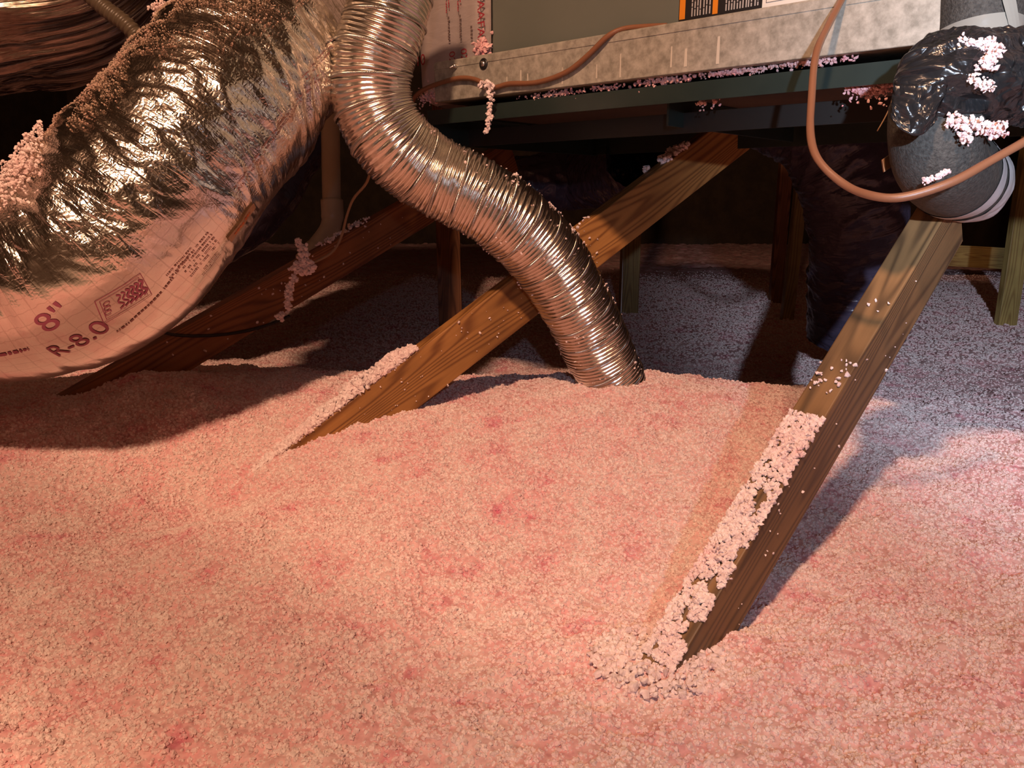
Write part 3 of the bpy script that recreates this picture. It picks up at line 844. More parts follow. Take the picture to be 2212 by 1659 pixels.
clump('insulation_clump', 'pink insulation tuft on the upper edge of the silver foil duct near the top of the photo', tp + r.normal(size=(220, 3)) * 0.010, 0.0014 + 0.0026 * r.random(220), seed=10)

# ------------------------------------------------------------------ corrugated flexible metal duct
pitch, Rf = 0.0086, 0.0765
def rf_flex(S, TH, tb):
    loc = 0.35 * vn(S / 0.05, np.cos(TH) * 1.3, np.sin(TH) * 1.3, seed=51)
    ph = S / pitch - TH / (2 * np.pi) + loc
    f = ph - np.floor(ph)
    prof = np.sin(np.pi * f) ** 0.8
    amp = 0.0040 * (0.85 + 0.4 * vn(S / 0.03, TH * 0 + 2, seed=52))
    return Rf - 0.004 + amp * prof + 0.0035 * vn(S / 0.10, np.cos(TH) * 1.5, np.sin(TH) * 1.5, seed=53) + 0.0008 * vn(S / 0.012, np.cos(TH) * 6, np.sin(TH) * 6, seed=54)
flex_pts = [P(868, -160, 1.41), P(850, -40, 1.41), P(828, 55, 1.41), P(803, 140, 1.42), P(806, 225, 1.44), P(848, 308, 1.46), P(925, 375, 1.50), P(1015, 420, 1.52),
            P(1100, 472, 1.54), P(1183, 557, 1.59), P(1250, 665, 1.65), P(1293, 760, 1.71), P(1322, 820, 1.75), P(1345, 880, 1.79)]
flex = Tube(flex_pts, pitch / 8.0, 96, rf_flex)
flex_root = empty('flexible_metal_duct', tuple(flex.c[-1]))
tag(flex_root, 'corrugated flexible aluminium duct winding down into the pink insulation', 'duct')
flex.build('corrugated_tube', M['alu'], flex_root)
# spiral seam bead
def seam(tb, turn, wd, parent, name, mt):
    n = int(tb.s[-1] / turn * 110)
    s = np.linspace(0.004, tb.s[-1] - 0.004, n)
    th = s / turn * 2 * np.pi
    R = float(tb.R.mean())
    length = s / turn * 2 * np.pi * R
    rows = []
    for k, (ds, hh) in enumerate(((-0.5, 0.0), (-0.25, 0.0016), (0.25, 0.0016), (0.5, 0.0))):
        sm = np.clip(s + ds * wd, 0, tb.s[-1])
        i = np.interp(sm, tb.s, np.arange(len(tb.s)))
        i0 = np.clip(i.astype(int), 0, len(tb.s) - 2); a = (i - i0)[:, None]
        c = tb.c[i0] * (1 - a) + tb.c[i0 + 1] * a; N_ = tb.N[i0] * (1 - a) + tb.N[i0 + 1] * a; B_ = tb.B[i0] * (1 - a) + tb.B[i0 + 1] * a
        d = np.cos(th)[:, None] * N_ + np.sin(th)[:, None] * B_
        lowr = 0.0035 * vn(sm / 0.10, np.cos(th) * 1.5, np.sin(th) * 1.5, seed=53)
        rows.append(c + d * (Rf - 0.0004 + hh + lowr)[:, None])
    V = np.stack(rows, 1); m_ = V.shape[1]
    i, j = np.meshgrid(np.arange(n - 1), np.arange(m_ - 1), indexing='ij')
    f = np.stack([i * m_ + j, i * m_ + j + 1, (i + 1) * m_ + j + 1, (i + 1) * m_ + j], -1).reshape(-1, 4)
    uv = np.stack([np.repeat(length, m_), np.tile(np.arange(m_) * 0.002, n)], -1)
    return mesh_np(name, V.reshape(-1, 3), f, mt, parent, uv)
tag(seam(flex, 0.047, 0.0055, flex_root, 'seam_bead', M['seam']), 'finely toothed spiral seam')
fc_, fs_ = dust_on(flex, 9000, 0.45, 61, (0.001, 0.0026), 0, 1, 0.03, 0.15, 0.002)
xx, yy = flex.at(flex.s[-1] * (0.45 + 0.5 * r.random(260)), r.random(260) * 6.283)
clump('insulation_flecks', 'insulation crumbs sprinkled over the corrugated aluminium duct', np.vstack([fc_, xx + yy * 0.001]), np.concatenate([fs_, 0.0008 + 0.0018 * r.random(260)]), seed=11)

# ------------------------------------------------------------------ drain pan, cabinet and platform
pR, pL = P(2030, 97, 1.03), P(940, 217, 1.67)
pR[2] = pL[2] = 0.722
av = unit(pL - pR); plen = np.linalg.norm(pL - pR)          # from the right end to the left end
bv = np.array([-av[1], av[0], 0]);
if bv[1] < 0: bv = -bv                                      # away from the camera
up = np.array([0, 0, 1.0]); PH = 0.079; PW = 0.62
pan = empty('drain_pan', tuple((pR + pL) / 2 + bv * PW / 2))
tag(pan, 'galvanised steel drain pan with streaked side under the grey air handler cabinet', 'drain pan')
tk = 0.0016
def panel(name, o, a, b, c, mt, parent, bevel=0.0004): return box_axes(name, o, a, b, c, mt, parent, bevel)
panel('pan_side', pR, av * plen, bv * tk, up * PH, M['galv'], pan)
panel('pan_side', pR + bv * PW, av * plen, bv * tk, up * PH, M['galv'], pan)
panel('pan_side', pL - av * tk, av * tk, bv * PW, up * PH, M['galv'], pan)
panel('pan_side', pR, av * tk, bv * PW, up * PH, M['galv'], pan)
panel('pan_bottom', pR, av * plen, bv * PW, up * tk, M['galv'], pan)
# folded hem along the top of the front: leans inwards
hem = bmesh.new()
hp = [np.array([0, 0.0]), np.array([-0.0012, 0.0]), np.array([-0.0012, 0.012]), np.array([0.003, 0.0155]), np.array([0.010, 0.017]), np.array([0.010, 0.0155]), np.array([0.003, 0.0135])]
v0 = [hem.verts.new(pR + bv * q[0] + up * (PH - 0.014 + q[1])) for q in hp]
v1 = [hem.verts.new(pL + bv * q[0] + up * (PH - 0.014 + q[1])) for q in hp]
for i in range(len(hp)):
    j = (i + 1) % len(hp); hem.faces.new((v0[i], v0[j], v1[j], v1[i]))
hem.faces.new(v0[::-1]); hem.faces.new(v1)
mesh_bm('rolled_rim', hem, M['galv'], pan)
panel('end_flange', pR - av * 0.0085, av * 0.0085, bv * 0.002, up * (PH + 0.02), M['rust'], pan)
# drip streaks on the pan side
stk = bmesh.new()
for k, px in enumerate((1125, 1140, 1289, 1340, 1449, 1480, 1549, 1095, 1215)):
    q = onplane(px, 150, pR - bv * 0.0006, bv)
    f0 = np.dot(q - pR, av)
    h0, h1 = random.uniform(0.030, 0.062), random.uniform(0.004, 0.012)
    wd = random.uniform(0.003, 0.006)
    pts = [(f0 - wd / 2, h1), (f0 + wd / 2, h1), (f0 + wd * 0.35, h0), (f0 - wd * 0.35, h0)]
    stk.faces.new([stk.verts.new(pR + av * a - bv * 0.0006 + up * z) for a, z in pts])
tag(mesh_bm('drip_streaks', stk, mat('lime_streak', (0.50, 0.46, 0.38), 0.7), pan), 'pale dried drip streaks', kind='stuff')
# screws on the pan
def disc(o, n, rad, thick, mt, name, parent, seg=20, hole=0.0):
    n = unit(n); e1 = unit(np.cross(n, up)); e2 = np.cross(n, e1)
    bm = bmesh.new()
    rings = []
    prof = [(hole, 0), (hole, thick), (rad * 0.8, thick), (rad, thick * 0.5), (rad, 0)] if hole else [(0.0001, thick), (rad * 0.75, thick), (rad, thick * 0.45), (rad, 0)]
    for rr, hh in prof:
        rings.append([bm.verts.new(o + n * hh + rr * (math.cos(t) * e1 + math.sin(t) * e2)) for t in np.linspace(0, 2 * np.pi, seg, endpoint=False)])
    for a, b in zip(rings[:-1], rings[1:]):
        for i in range(seg):
            j = (i + 1) % seg; bm.faces.new((a[i], a[j], b[j], b[i]))
    return mesh_bm(name, bm, mt, parent, True)
sc_root = empty('washer_screw', tuple(onplane(1045, 138, pR, bv)))
tag(sc_root, 'hex screw with a black rubber washer driven into the pan side', 'screw')
so = onplane(1045, 138, pR - bv * 0.0003, bv)
disc(so, -bv, 0.0112, 0.003, M['rubber'], 'rubber_washer', sc_root, hole=0.006)
disc(so, -bv, 0.0066, 0.006, M['zinc'], 'screw_head', sc_root, seg=6)
s2_ = onplane(985, 143, pR - bv * 0.0005, bv)
sc2 = empty('bent_screw', tuple(s2_))
tag(sc2, 'small bare screw with torn metal near the left end of the pan', 'screw')
disc(s2_, -bv, 0.005, 0.008, M['zinc'], 'screw_head', sc2, seg=8)
Tube([s2_ - bv * 0.006, s2_ - bv * 0.013 + av * 0.006 - up * 0.004], 0.002, 8, lambda S, T, s: 0.0022).build('screw_shank', M['zinc'], sc2, caps=True)

# cabinet: front face a little behind the pan rim
cf = pR + bv * 0.026
cab = empty('air_handler', tuple(cf + av * plen * 0.4 + bv * 0.25))
tag(cab, 'olive grey air handler cabinet standing in the drain pan, warning labels on it', 'air handler')
cl = onplane(1063, 60, cf, bv); fL = np.dot(cl - cf, av)
panel('cabinet_panel', cf + up * 0.012, av * fL, bv * 0.54, up * 0.75, M['cabinet'], cab, 0.003)
panel('cabinet_edge', cf + av * (fL + 0.001) + bv * 0.002 + up * 0.012, av * 0.004, bv * 0.50, up * 0.75, M['rubber'], cab, 0.0005)
def onface(pts2, o, n, off=0.0): return [onplane(x, y, o - n * off, n) for x, y in pts2]
def lab_pos(px, py):
    q = onplane(px, py, cf, bv); return np.dot(q - cf, av), q[2]
def label_box(name, a0, a1, z0, z1, off, mt, parent):
    o = cf + av * a0 - bv * (off + 0.0006); o[2] = z0
    return box_axes(name, o, av * (a1 - a0), bv * 0.0005, up * (z1 - z0), mt, parent, 0)
aL, zL = lab_pos(1466, 46); aR, zR = lab_pos(1645, 23)
lab = label_box('warning_label', aR, aL, (zL + zR) / 2, (zL + zR) / 2 + 0.11, 0.0002, M['label_black'], cab)
zb = (zL + zR) / 2
tag(lab, 'black warning label with two orange bars')
for x0, x1 in ((1469, 1481), (1540, 1551)):
    a0, _ = lab_pos(x0, 20); a1, _ = lab_pos(x1, 20)
    label_box('orange_bar', a1, a0, zb + 0.004, zb + 0.106, 0.0008, M['label_orange'], lab)
def col_print(xs, parent, zlow, top, mt, hgt, name='small_print', seed=1, z_top=None):
    rr = random.Random(seed); bm = bmesh.new()
    for px in xs:
        a0, _ = lab_pos(px, 20)
        z = zb + zlow
        end = zb + top - rr.random() * 0.01
        while z < end:
            l = rr.uniform(0.005, 0.014)
            o = cf + av * a0 - bv * 0.0013
            vs = [bm.verts.new(np.array([*(o + av * (i * hgt / 2))[:2], zz])) for i, zz in ((-1, z), (1, z), (1, min(z + l, end)), (-1, min(z + l, end)))]
            bm.faces.new(vs)
            z += l + 0.0015
    return tag(mesh_bm(name, bm, mt, parent), kind='stuff')
col_print((1496, 1502, 1508, 1513.5, 1521, 1527, 1534), lab, 0.006, 0.08, M['ink_grey'] if False else mat('print_grey', (0.38, 0.36, 0.34), 0.5), 0.0022, seed=2)
col_print((1569, 1575, 1581, 1586.5, 1593, 1599, 1605, 1612, 1617, 1623, 1631, 1637), lab, 0.006, 0.09, bpy.data.materials['print_grey'], 0.0022, seed=3)
aW0, _ = lab_pos(1647, 10); aW1, _ = lab_pos(1815, 2)
wl = label_box('notice_label', aW1, aW0, zb, zb + 0.11, 0.0002, M['label_white'], cab)
tag(wl, 'white notice label with a blue round symbol and orange bar')
lw = 0.0007
a0, _ = lab_pos(1655, 10); a1, _ = lab_pos(1806, 2)
label_box('border_line', a1, a0, zb + 0.0075, zb + 0.0075 + lw, 0.0008, M['ink_grey'], wl)
label_box('border_line', a0 - lw, a0, zb + 0.0075, zb + 0.105, 0.0008, M['ink_grey'], wl)
ab0, _ = lab_pos(1704, 5); ab1, _ = lab_pos(1719, 5)
label_box('orange_bar', ab1, ab0, zb + 0.0082, zb + 0.105, 0.0008, M['label_red'], wl)
ac, _ = lab_pos(1678, 0)
rb = abs(lab_pos(1664, 0)[0] - lab_pos(1692, 0)[0]) / 2
oc = cf + av * ac - bv * 0.0008; oc[2] = zb + 0.0115 + rb
bs = disc(oc, -bv, rb, 0.0004, M['label_blue'], 'round_symbol', wl, seg=32)
box_axes('symbol_mark', oc - av * rb * 0.45 - up * rb * 0.62 - bv * 0.0009, av * rb * 0.9, bv * 0.0003, up * rb * 0.9, M['label_white'], bs, 0)
box_axes('symbol_mark', oc - av * rb * 0.30 - up * rb * 0.47 - bv * 0.0013, av * rb * 0.42, bv * 0.0003, up * rb * 0.42, M['label_blue'], bs, 0)

rp = pR - av * 0.56 + bv * 0.05  # added box, keeps the bulb light off the far right floor
blk = empty('added_light_block', tuple(rp + av * 0.25 + bv * 0.25))
tag(blk, 'dull brown box behind the black foam riser, added to block the bulb light', 'plenum')
panel('block_box', rp + up * 0.0, av * 0.53, bv * 0.50, up * 0.80, mat('brown_block_board', (0.10, 0.06, 0.045), 0.6, color2=(0.13, 0.08, 0.06), nscale=9), blk, 0.006)
panel('block_flange', rp - bv * 0.006 + up * 0.0, av * 0.53, bv * 0.012, up * 0.012, M['galv'], blk, 0.001)

# grey film-wrapped plenum left of the cabinet
wf = cf + bv * 0.05 + av * (fL + 0.006)
wrapw = 0.30
def wrap_mesh():
    nu, nv = 90, 120
    U, Vv = np.meshgrid(np.linspace(0, 1, nu), np.linspace(0, 1, nv), indexing='ij')
    per = U
    # cross-section: right edge, front, rounded left corner, left side going back
    L1, rc, L2 = wrapw - 0.06, 0.06, 0.35
    tot = L1 + rc * math.pi / 2 + L2
    d = U * tot
    x = np.where(d < L1, d, np.where(d < L1 + rc * math.pi / 2, L1 + rc * np.sin((d - L1) / rc), L1 + rc))
    y = np.where(d < L1, 0, np.where(d < L1 + rc * math.pi / 2, rc * (1 - np.cos(np.clip((d - L1) / rc, 0, 1.5708))), rc + d - L1 - rc * math.pi / 2))
    z = Vv * 0.62
    bot = np.clip(1 - z / 0.05, 0, 1)
    inset = 0.05 * (1 - np.sqrt(np.clip(1 - bot ** 2, 0, 1)))
    fold = 0.0030 * ridge(vn(d / 0.018, z / 0.20, seed=71)) + 0.004 * vn(d / 0.05, z / 0.12, seed=72)
    y = y + inset - fold
    V = wf + av * x[..., None] + bv * y[..., None] + up * (z + 0.735 - wf[2])[..., None]
    i, j = np.meshgrid(np.arange(nu - 1), np.arange(nv - 1), indexing='ij')
    f = np.stack([i * nv + j, i * nv + j + 1, (i + 1) * nv + j + 1, (i + 1) * nv + j], -1).reshape(-1, 4)
    return V.reshape(-1, 3), f, np.stack([d.ravel(), z.ravel()], -1)
plen_root = empty('wrapped_plenum', tuple(wf + av * 0.15 + bv * 0.15))
tag(plen_root, 'supply plenum wrapped in grey film with red print, behind the corrugated duct', 'plenum')
wv_, wf_, wuv = wrap_mesh()
wj = mesh_np('film_wrap', wv_, wf_, M['wrap'], plen_root, wuv)
set_attr(wj, 'crinkle', np.ones(len(wv_)))
def wrap_text(body, px, py, size, rot, mt, off=0.010, name='printed_text', bm=None):
    bm = text_mesh(body, size, 0) if bm is None else bm
    o = onplane(px, py, wf - bv * off, bv)
    ex, ey = -av, up
    c, s = math.cos(rot), math.sin(rot)
    for v in bm.verts:
        x, y = v.co.x * c - v.co.y * s, v.co.x * s + v.co.y * c
        v.co = o + ex * x + ey * y
    return mesh_bm(name, bm, mt, plen_root)
wrap_text('02', 976, 124, 0.026, -math.pi / 2, M['ink_red'])
wrap_text('02', 1001, 118, 0.026, -math.pi / 2, M['ink_red'])
wrap_text('10', 908, 131, 0.034, 0.0, M['ink_red'])
wrap_text('24AAFA:', 1038, 28, 0.030, -math.pi / 2, M['ink_red'])
for k, (px, y0, y1, mt) in enumerate(((964, -10, 28, 'ink_red'), (969, 0, 20, 'ink_red'), (989, -10, 25, 'ink_red'), (994, 0, 12, 'ink_red'), (969, 36, 86, 'ink_grey'), (994, 32, 82, 'ink_grey'), (1018, 40, 90, 'ink_grey'))):
    hh = abs(onplane(px, y1, wf, bv)[2] - onplane(px, y0, wf, bv)[2])
    bm = bm_rects(dashes(10, hh, 0.006 if mt == 'ink_grey' else 0.004, 0.12, 100 + k), 0.02)
    wrap_text('', px, (y0 + y1) / 2, 0, -math.pi / 2, M[mt], name='fine_print', bm=bm)

# steel platform frame below the pan
fr = empty('platform_frame', tuple((pR + pL) / 2 + bv * 0.3 - up * 0.1))
tag(fr, 'dark green angle-iron platform frame under the drain pan', 'platform')
def angle_rail(name, o, d, length, inward, htop, hgt, leg, th=0.004):
    bm = bmesh.new()
    prof = [(0, 0), (0, hgt), (leg, hgt), (leg, hgt - th), (th, hgt - th), (th, 0)]
    a = [bm.verts.new(o + inward * x + up * (htop - hgt + z)) for x, z in prof]
    b = [bm.verts.new(o + d * length + inward * x + up * (htop - hgt + z)) for x, z in prof]
    n = len(prof)
    for i in range(n):
        j = (i + 1) % n; bm.faces.new((a[i], a[j], b[j], b[i]))
    bm.faces.new(a[::-1]); bm.faces.new(b)
    return mesh_bm(name, bm, M['green'], fr)
zt = -0.014
o0 = pR + bv * 0.012 - av * 0.50  # frame and deck lengthened to the right, unseen, to block bulb light
angle_rail('angle_rail', o0, av, plen + 0.54, bv, zt, 0.030, 0.045)
angle_rail('lower_rail', o0 + bv * 0.10, av, plen + 0.51, bv, zt - 0.036, 0.036, 0.04).data.materials[0] = M['shaded_rail']
angle_rail('angle_rail', o0 + bv * 0.62, av, plen + 0.54, -bv, zt - 0.01, 0.06, 0.045)
angle_rail('side_rail', pL + av * 0.03 + bv * 0.015, bv, 0.62, -av, zt - 0.012, 0.060, 0.05)
angle_rail('side_rail', pR - av * 0.49 + bv * 0.015, bv, 0.62, av, zt - 0.012, 0.060, 0.05)
angle_rail('cross_rail', pR + av * plen * 0.45 + bv * 0.06, bv, 0.55, av, zt - 0.012, 0.05, 0.04)
panel('deck_board', pR - av * 0.48 + bv * 0.05 + up * (zt - 0.011), av * (plen + 0.50), bv * 0.56, up * 0.009, M['ply'], fr)

# crumbs of insulation caught between the pan and the frame
def crumb(px, py, plane_off, wpx, hpx, n, label, seed, size=(0.0012, 0.003), name='insulation_clump'):
    n = int(n * 1.6)
    rr = np.random.default_rng(seed)
    cts = []
    for _ in range(n):
        x = px + wpx * (rr.normal() * 0.3); y = py - (x - px) * 0.105 + hpx * (rr.random() - 0.5) * abs(rr.normal()) * 1.2
        cts.append(onplane(x, y, pR + bv * (plane_off + 0.010 * rr.random()), bv))
    return clump(name, label, np.array(cts), m='fluff_base', sizes=size[0] + (size[1] - size[0]) * rr.random(n), seed=seed)  # darker fluff puts the shade of the gap into the colour
crumb(1200, 204, 0.012, 100, 12, 90, 'pink insulation crumbs hanging below the pan side right of the dangling strand', 201)
crumb(1312, 189, 0.012, 48, 9, 36, 'small pink insulation tuft in the gap below the middle of the pan', 202)
crumb(1428, 176, 0.012, 110, 14, 120, 'ragged pink insulation tuft hanging under the middle of the pan', 203)
crumb(1580, 156, 0.012, 160, 10, 130, 'long strip of pink insulation wedged under the pan right of the middle', 204)
crumb(1760, 134, 0.012, 150, 9, 100, 'strip of pink insulation wedged under the pan behind the hanging brown cable', 205)
crumb(1888, 188, 0.03, 92, 30, 260, 'block of dark pink insulation below the frame beside the black taped joint', 206)
crumb(1515, 222, 0.05, 16, 18, 16, 'left of two small pink tufts on the lower frame rail', 207)
crumb(1545, 218, 0.05, 14, 16, 14, 'right of two small pink tufts on the lower frame rail', 208)
crumb(925, 208, 0.01, 46, 26, 80, 'pink insulation tuft at the left end of the pan beside the corrugated duct', 209)
crumb(1044, 104, 0.018, 26, 30, 60, 'pale pink insulation ball resting on the pan rim at the cabinet corner', 210, (0.003, 0.006))
crumb(930, 262, 0.03, 50, 12, 40, 'pink insulation scraps on the frame corner beside the corrugated duct', 211)

# strand of insulation hanging over the cable
def strand(pts, n, rad, label, seed, size, name='insulation_strand'):
    c, s = spline(pts, 0.002)
    rr = np.random.default_rng(seed)
    k = rr.integers(0, len(c), n)
    f = rad(k / len(c))
    return clump(name, label, c[k] + rr.normal(size=(n, 3)) * f[:, None], (size[0] + (size[1] - size[0]) * rr.random(n)), seed=seed)
pc = lambda px, py, off: onplane(px, py, pR - bv * off, bv)
strand([pc(1038, 186, 0.014), pc(1050, 178, 0.016), pc(1062, 190, 0.015), pc(1058, 225, 0.015), pc(1056, 255, 0.015), pc(1051, 285, 0.015)], 130,
       lambda f: 0.0035 - 0.002 * f, 'pale pink insulation strand dangling from the brown cable in front of the pan', 221, (0.002, 0.0045))
for k in range(0): pass

# ------------------------------------------------------------------ cables and pipes
def cable(name, pts, rad, m, label, cat='cable', nt=10, step=0.006):
    t = Tube(pts, step, nt, lambda S, T, s: rad * (1 + 0.05 * vn(S / 0.02, T * 0, seed=3)))
    return tag(t.build(name, M[m], caps=True), label, cat)
cable('electrical_cable', [pc(884, 262, -0.02), pc(889, 225, -0.01), pc(905, 200, 0.008), pc(940, 183, 0.007), pc(990, 169, 0.007), pc(1030, 172, 0.007), pc(1062, 190, 0.008), pc(1098, 181, 0.007), pc(1160, 178, 0.007),
      pc(1225, 155, 0.007), pc(1275, 115, 0.008), pc(1312, 78, 0.006), pc(1345, 62, -0.006), pc(1390, 58, -0.014), pc(1440, 56, -0.018)], 0.0048, 'cable', 'brown electrical cable running along the pan side and up over its rim')
cable('electrical_cable', [P(1850, -70, 1.12), P(1822, -8, 1.09), P(1788, 58, 1.05), P(1762, 120, 1.01), P(1753, 215, 0.98), P(1751, 295, 0.95), P(1770, 350, 0.925), P(1830, 403, 0.90), P(1893, 425, 0.865), P(1950, 427, 0.85),
      P(2055, 394, 0.835), P(2135, 350, 0.835), P(2230, 296, 0.84), P(2330, 230, 0.85)], 0.0048, 'cable', 'brown electrical cable hanging in a loop in front of the black pipe elbow')
cable('thin_wire', [P(802, 360, 1.70), P(792, 395, 1.74), P(763, 430, 1.80), P(748, 470, 1.84), P(738, 510, 1.86), P(718, 545, 1.86), P(680, 566, 1.85)], 0.0032, 'wire', 'thin tan wire hanging beside the plastic pipe', 'wire')
def on_left_web(px, py, off=0.003):
    return onplane(px, py, l0 - lut * off, lut)
cable('black_wire', [on_left_web(340, 715), on_left_web(380, 724), on_left_web(430, 726), on_left_web(490, 722), on_left_web(545, 712), on_left_web(590, 698), on_left_web(625, 682)], 0.0034, 'black_cable', 'black wire lying across the reddish truss web', 'wire')
cable('thin_wire', [P(1931, 190, 0.99), P(1926, 225, 0.98), P(1910, 258, 0.985), P(1895, 283, 0.99)], 0.0008, 'wire', 'fine pale wire end poking out left of the black taped joint', 'wire')
# far thin wire over the insulation in the gloom
def gz(px, py, Y0=3.0):
    q = onplane(px, py, np.array([0, 0, 0.0]), np.array([0, 0, 1.0])); return np.array([q[0], q[1], float(ground(np.array([q[0]]), np.array([q[1]]))[0]) + 0.02])
# pvc drain
pv = empty('plastic_pipe', tuple(P(690, 545, 2.2)))
tag(pv, 'beige plastic drain pipe with an elbow fitting behind the silver foil duct', 'pipe')
pa, pb_, pc2, pd = P(716, 150, 2.2), P(718, 440, 2.2), P(716, 492, 2.19), P(676, 560, 2.14)
Tube([P(712, 120, 2.2), P(714, 300, 2.2), P(717, 455, 2.2)], 0.02, 20, lambda S, T, s: 0.0265).build('pipe_run', M['pvc'], pv)
def rf_fit(S, TH, tb):
    return 0.0315 - 0.003 * smooth(0.05, 0.06, S) * (1 - smooth(tb.s[-1] - 0.06, tb.s[-1] - 0.05, S))
Tube([P(717, 432, 2.2), P(718, 470, 2.2), P(710, 500, 2.19), P(684, 535, 2.16), P(660, 566, 2.13)], 0.006, 24, rf_fit).build('elbow_fitting', M['pvc'], pv, caps=True)

# hanging insulation tuft on the reddish web
strand([P(643, 518, 1.70), P(655, 545, 1.70), P(655, 575, 1.70)], 110, lambda f: 0.002 + 0.007 * f, 'pink insulation wisp hanging in front of the reddish truss web', 222, (0.0025, 0.005))
strand([P(637, 576, 1.70), P(660, 572, 1.70), P(672, 580, 1.70), P(650, 588, 1.70)], 130, lambda f: 0.006 + 0 * f, 'fluffy pink knot in the middle of the hanging insulation wisp', 223, (0.003, 0.006), 'insulation_clump')
strand([P(636, 600, 1.70), P(625, 620, 1.70), P(622, 645, 1.70), P(620, 665, 1.70)], 110, lambda f: 0.005 - 0.002 * f, 'lower tail of the hanging pink insulation wisp', 224, (0.0025, 0.005))
strand([P(600, 682, 1.69), P(610, 684, 1.69)], 26, lambda f: 0.004 + 0 * f, 'small pink insulation ball at the end of the black wire', 225, (0.003, 0.005), 'insulation_clump')

# ------------------------------------------------------------------ black pipe group at right
el = empty('insulated_elbow', tuple(P(2040, 480, 0.95)))
tag(el, 'black foam-insulated pipe elbow banded with pale tape in front of the right truss web', 'pipe')
el_pts = [P(2019, 225, 0.95), P(2020, 285, 0.945), P(2024, 333, 0.955), P(2040, 362, 0.995), P(2062, 378, 1.05), P(2082, 390, 1.11), P(2097, 398, 1.17)]
def rf_el(S, TH, tb):
    return 0.0525 + 0.004 * smooth(0.08, 0.18, S) + 0.0012 * vn(S / 0.03, np.cos(TH) * 2, np.sin(TH) * 2, seed=91)
elb = Tube(el_pts, 0.003, 56, rf_el)
elb.build('foam_sleeve', M['foam'], el, caps=True)
def band(tb, f0, f1, off, name, mt, parent, seed=0, wave=0.0):
    b = Tube.__new__(Tube); b.__dict__.update(tb.__dict__)
    b.R = tb.R + off + wave * vn(tb.S / 0.012, np.cos(tb.TH) * 4, np.sin(tb.TH) * 4, seed=seed)
    b.V = tb.c[:, None] + b.R[..., None] * tb.dirs
    i0, i1 = int(f0 * len(tb.s)), int(f1 * len(tb.s))
    o = b.build(name, mt, parent, i0=i0, i1=i1)
    set_attr(o, 'crinkle', np.ones(len(o.data.vertices)))
    return o
band(elb, 0.50, 0.655, 0.0012, 'pale_tape_band', M['white_tape'], el)
band(elb, 0.72, 0.99, 0.0012, 'pale_tape_band', M['white_tape'], el, 4, 0.001)
# taped joint
tj = empty('taped_joint', tuple(P(2060, 250, 0.94)))
tag(tj, 'pipe joint wrapped in crinkled black tape below the drain pan corner', 'pipe joint')
def rf_tj(S, TH, tb):
    e = np.sqrt(np.clip(1 - (1 - np.clip(S / 0.05, 0, 1)) ** 2, 0.02, 1))
    c, s = np.cos(TH), np.sin(TH)
    return (0.053 + 0.005 * vn(S / 0.035, c * 1.7, s * 1.7, seed=95) + 0.010 * (ridge(vn(S / 0.03 + c * 1.5, c * 2.2, s * 2.2, seed=96)) - 0.6) + 0.004 * ridge(vn(S / 0.012 - c * 2, c * 5, s * 5, seed=94)) + 0.002 * vn(S / 0.007, c * 6, s * 6, seed=97)) * e
tjt = Tube([P(1938, 188, 0.94), P(1985, 184, 0.925), P(2060, 178, 0.925), P(2150, 170, 0.95), P(2260, 166, 0.96), P(2380, 166, 0.98)], 0.0025, 140, rf_tj)
o = tjt.build('tape_wrap', M['black_tape'], tj); set_attr(o, 'crinkle', np.ones(len(o.data.vertices)))
# flap of tape hanging over the foam
def flap():
    nu, nv = 22, 22
    U, V_ = np.meshgrid(np.linspace(0, 1, nu), np.linspace(0, 1, nv), indexing='ij')
    c = [P(1944, 180, 0.872), P(2060, 180, 0.858), P(1936, 248, 0.868), P(2036, 258, 0.860)]
    p = (c[0] * ((1 - U) * (1 - V_))[..., None] + c[1] * (U * (1 - V_))[..., None] + c[2] * ((1 - U) * V_)[..., None] + c[3] * (U * V_)[..., None])
    dip = 0.020 * V_ * np.sin(np.pi * np.clip(U * 1.05, 0, 1)) ** 0.8
    p[..., 2] -= dip
    p[..., 1] += 0.012 * (2 * U - 1) ** 2 + 0.0035 * vn(U * 5, V_ * 4, seed=98) + 0.0025 * ridge(vn(U * 9 + V_ * 4, V_ * 5, seed=99))
    i, j = np.meshgrid(np.arange(nu - 1), np.arange(nv - 1), indexing='ij')
    f = np.stack([i * nv + j, i * nv + j + 1, (i + 1) * nv + j + 1, (i + 1) * nv + j], -1).reshape(-1, 4)
    o = mesh_np('tape_flap', p.reshape(-1, 3), f, M['black_tape'], tj, np.stack([U.ravel() * 0.05, V_.ravel() * 0.05], -1))
    set_attr(o, 'crinkle', np.ones(nu * nv))
    md = o.modifiers.new('thickness', 'SOLIDIFY'); md.thickness = 0.0012
flap()
# foam riser at top right
rz = empty('foam_riser', tuple(P(2115, 90, 1.02)))
tag(rz, 'thick black foam pipe rising out of frame above the taped joint', 'pipe')
rzt = Tube([P(2117, 105, 1.015), P(2118, 20, 1.01), P(2122, -120, 1.0), P(2125, -260, 0.99)], 0.004, 48, lambda S, T, s: 0.0475 + 0.001 * vn(S / 0.02, np.cos(T) * 2, np.sin(T) * 2, seed=93))
rzt.build('foam_sleeve', M['foam'], rz)
band(rzt, 0.03, 0.17, 0.0012, 'clear_tape_band', M['clear_tape'], rz, 6, 0.001)
o = lay(rzt, bm_rects([(-0.075, -0.008, 0.075, 0.008)], 0.005), 'pale_tape_strip', M['clear_tape'], rz, 2182, 30, rot=0.25, off=0.0035)
cbx = P(1906, 345, 1.0)
tag(box_axes('cardboard_scrap', cbx, P(1935, 325, 1.02) - cbx, P(1910, 372, 1.0) - cbx, np.array([0.004, 0.012, 0]), M['card'], bevel=0.0006), 'small tan cardboard scrap left of the black foam elbow', 'cardboard')

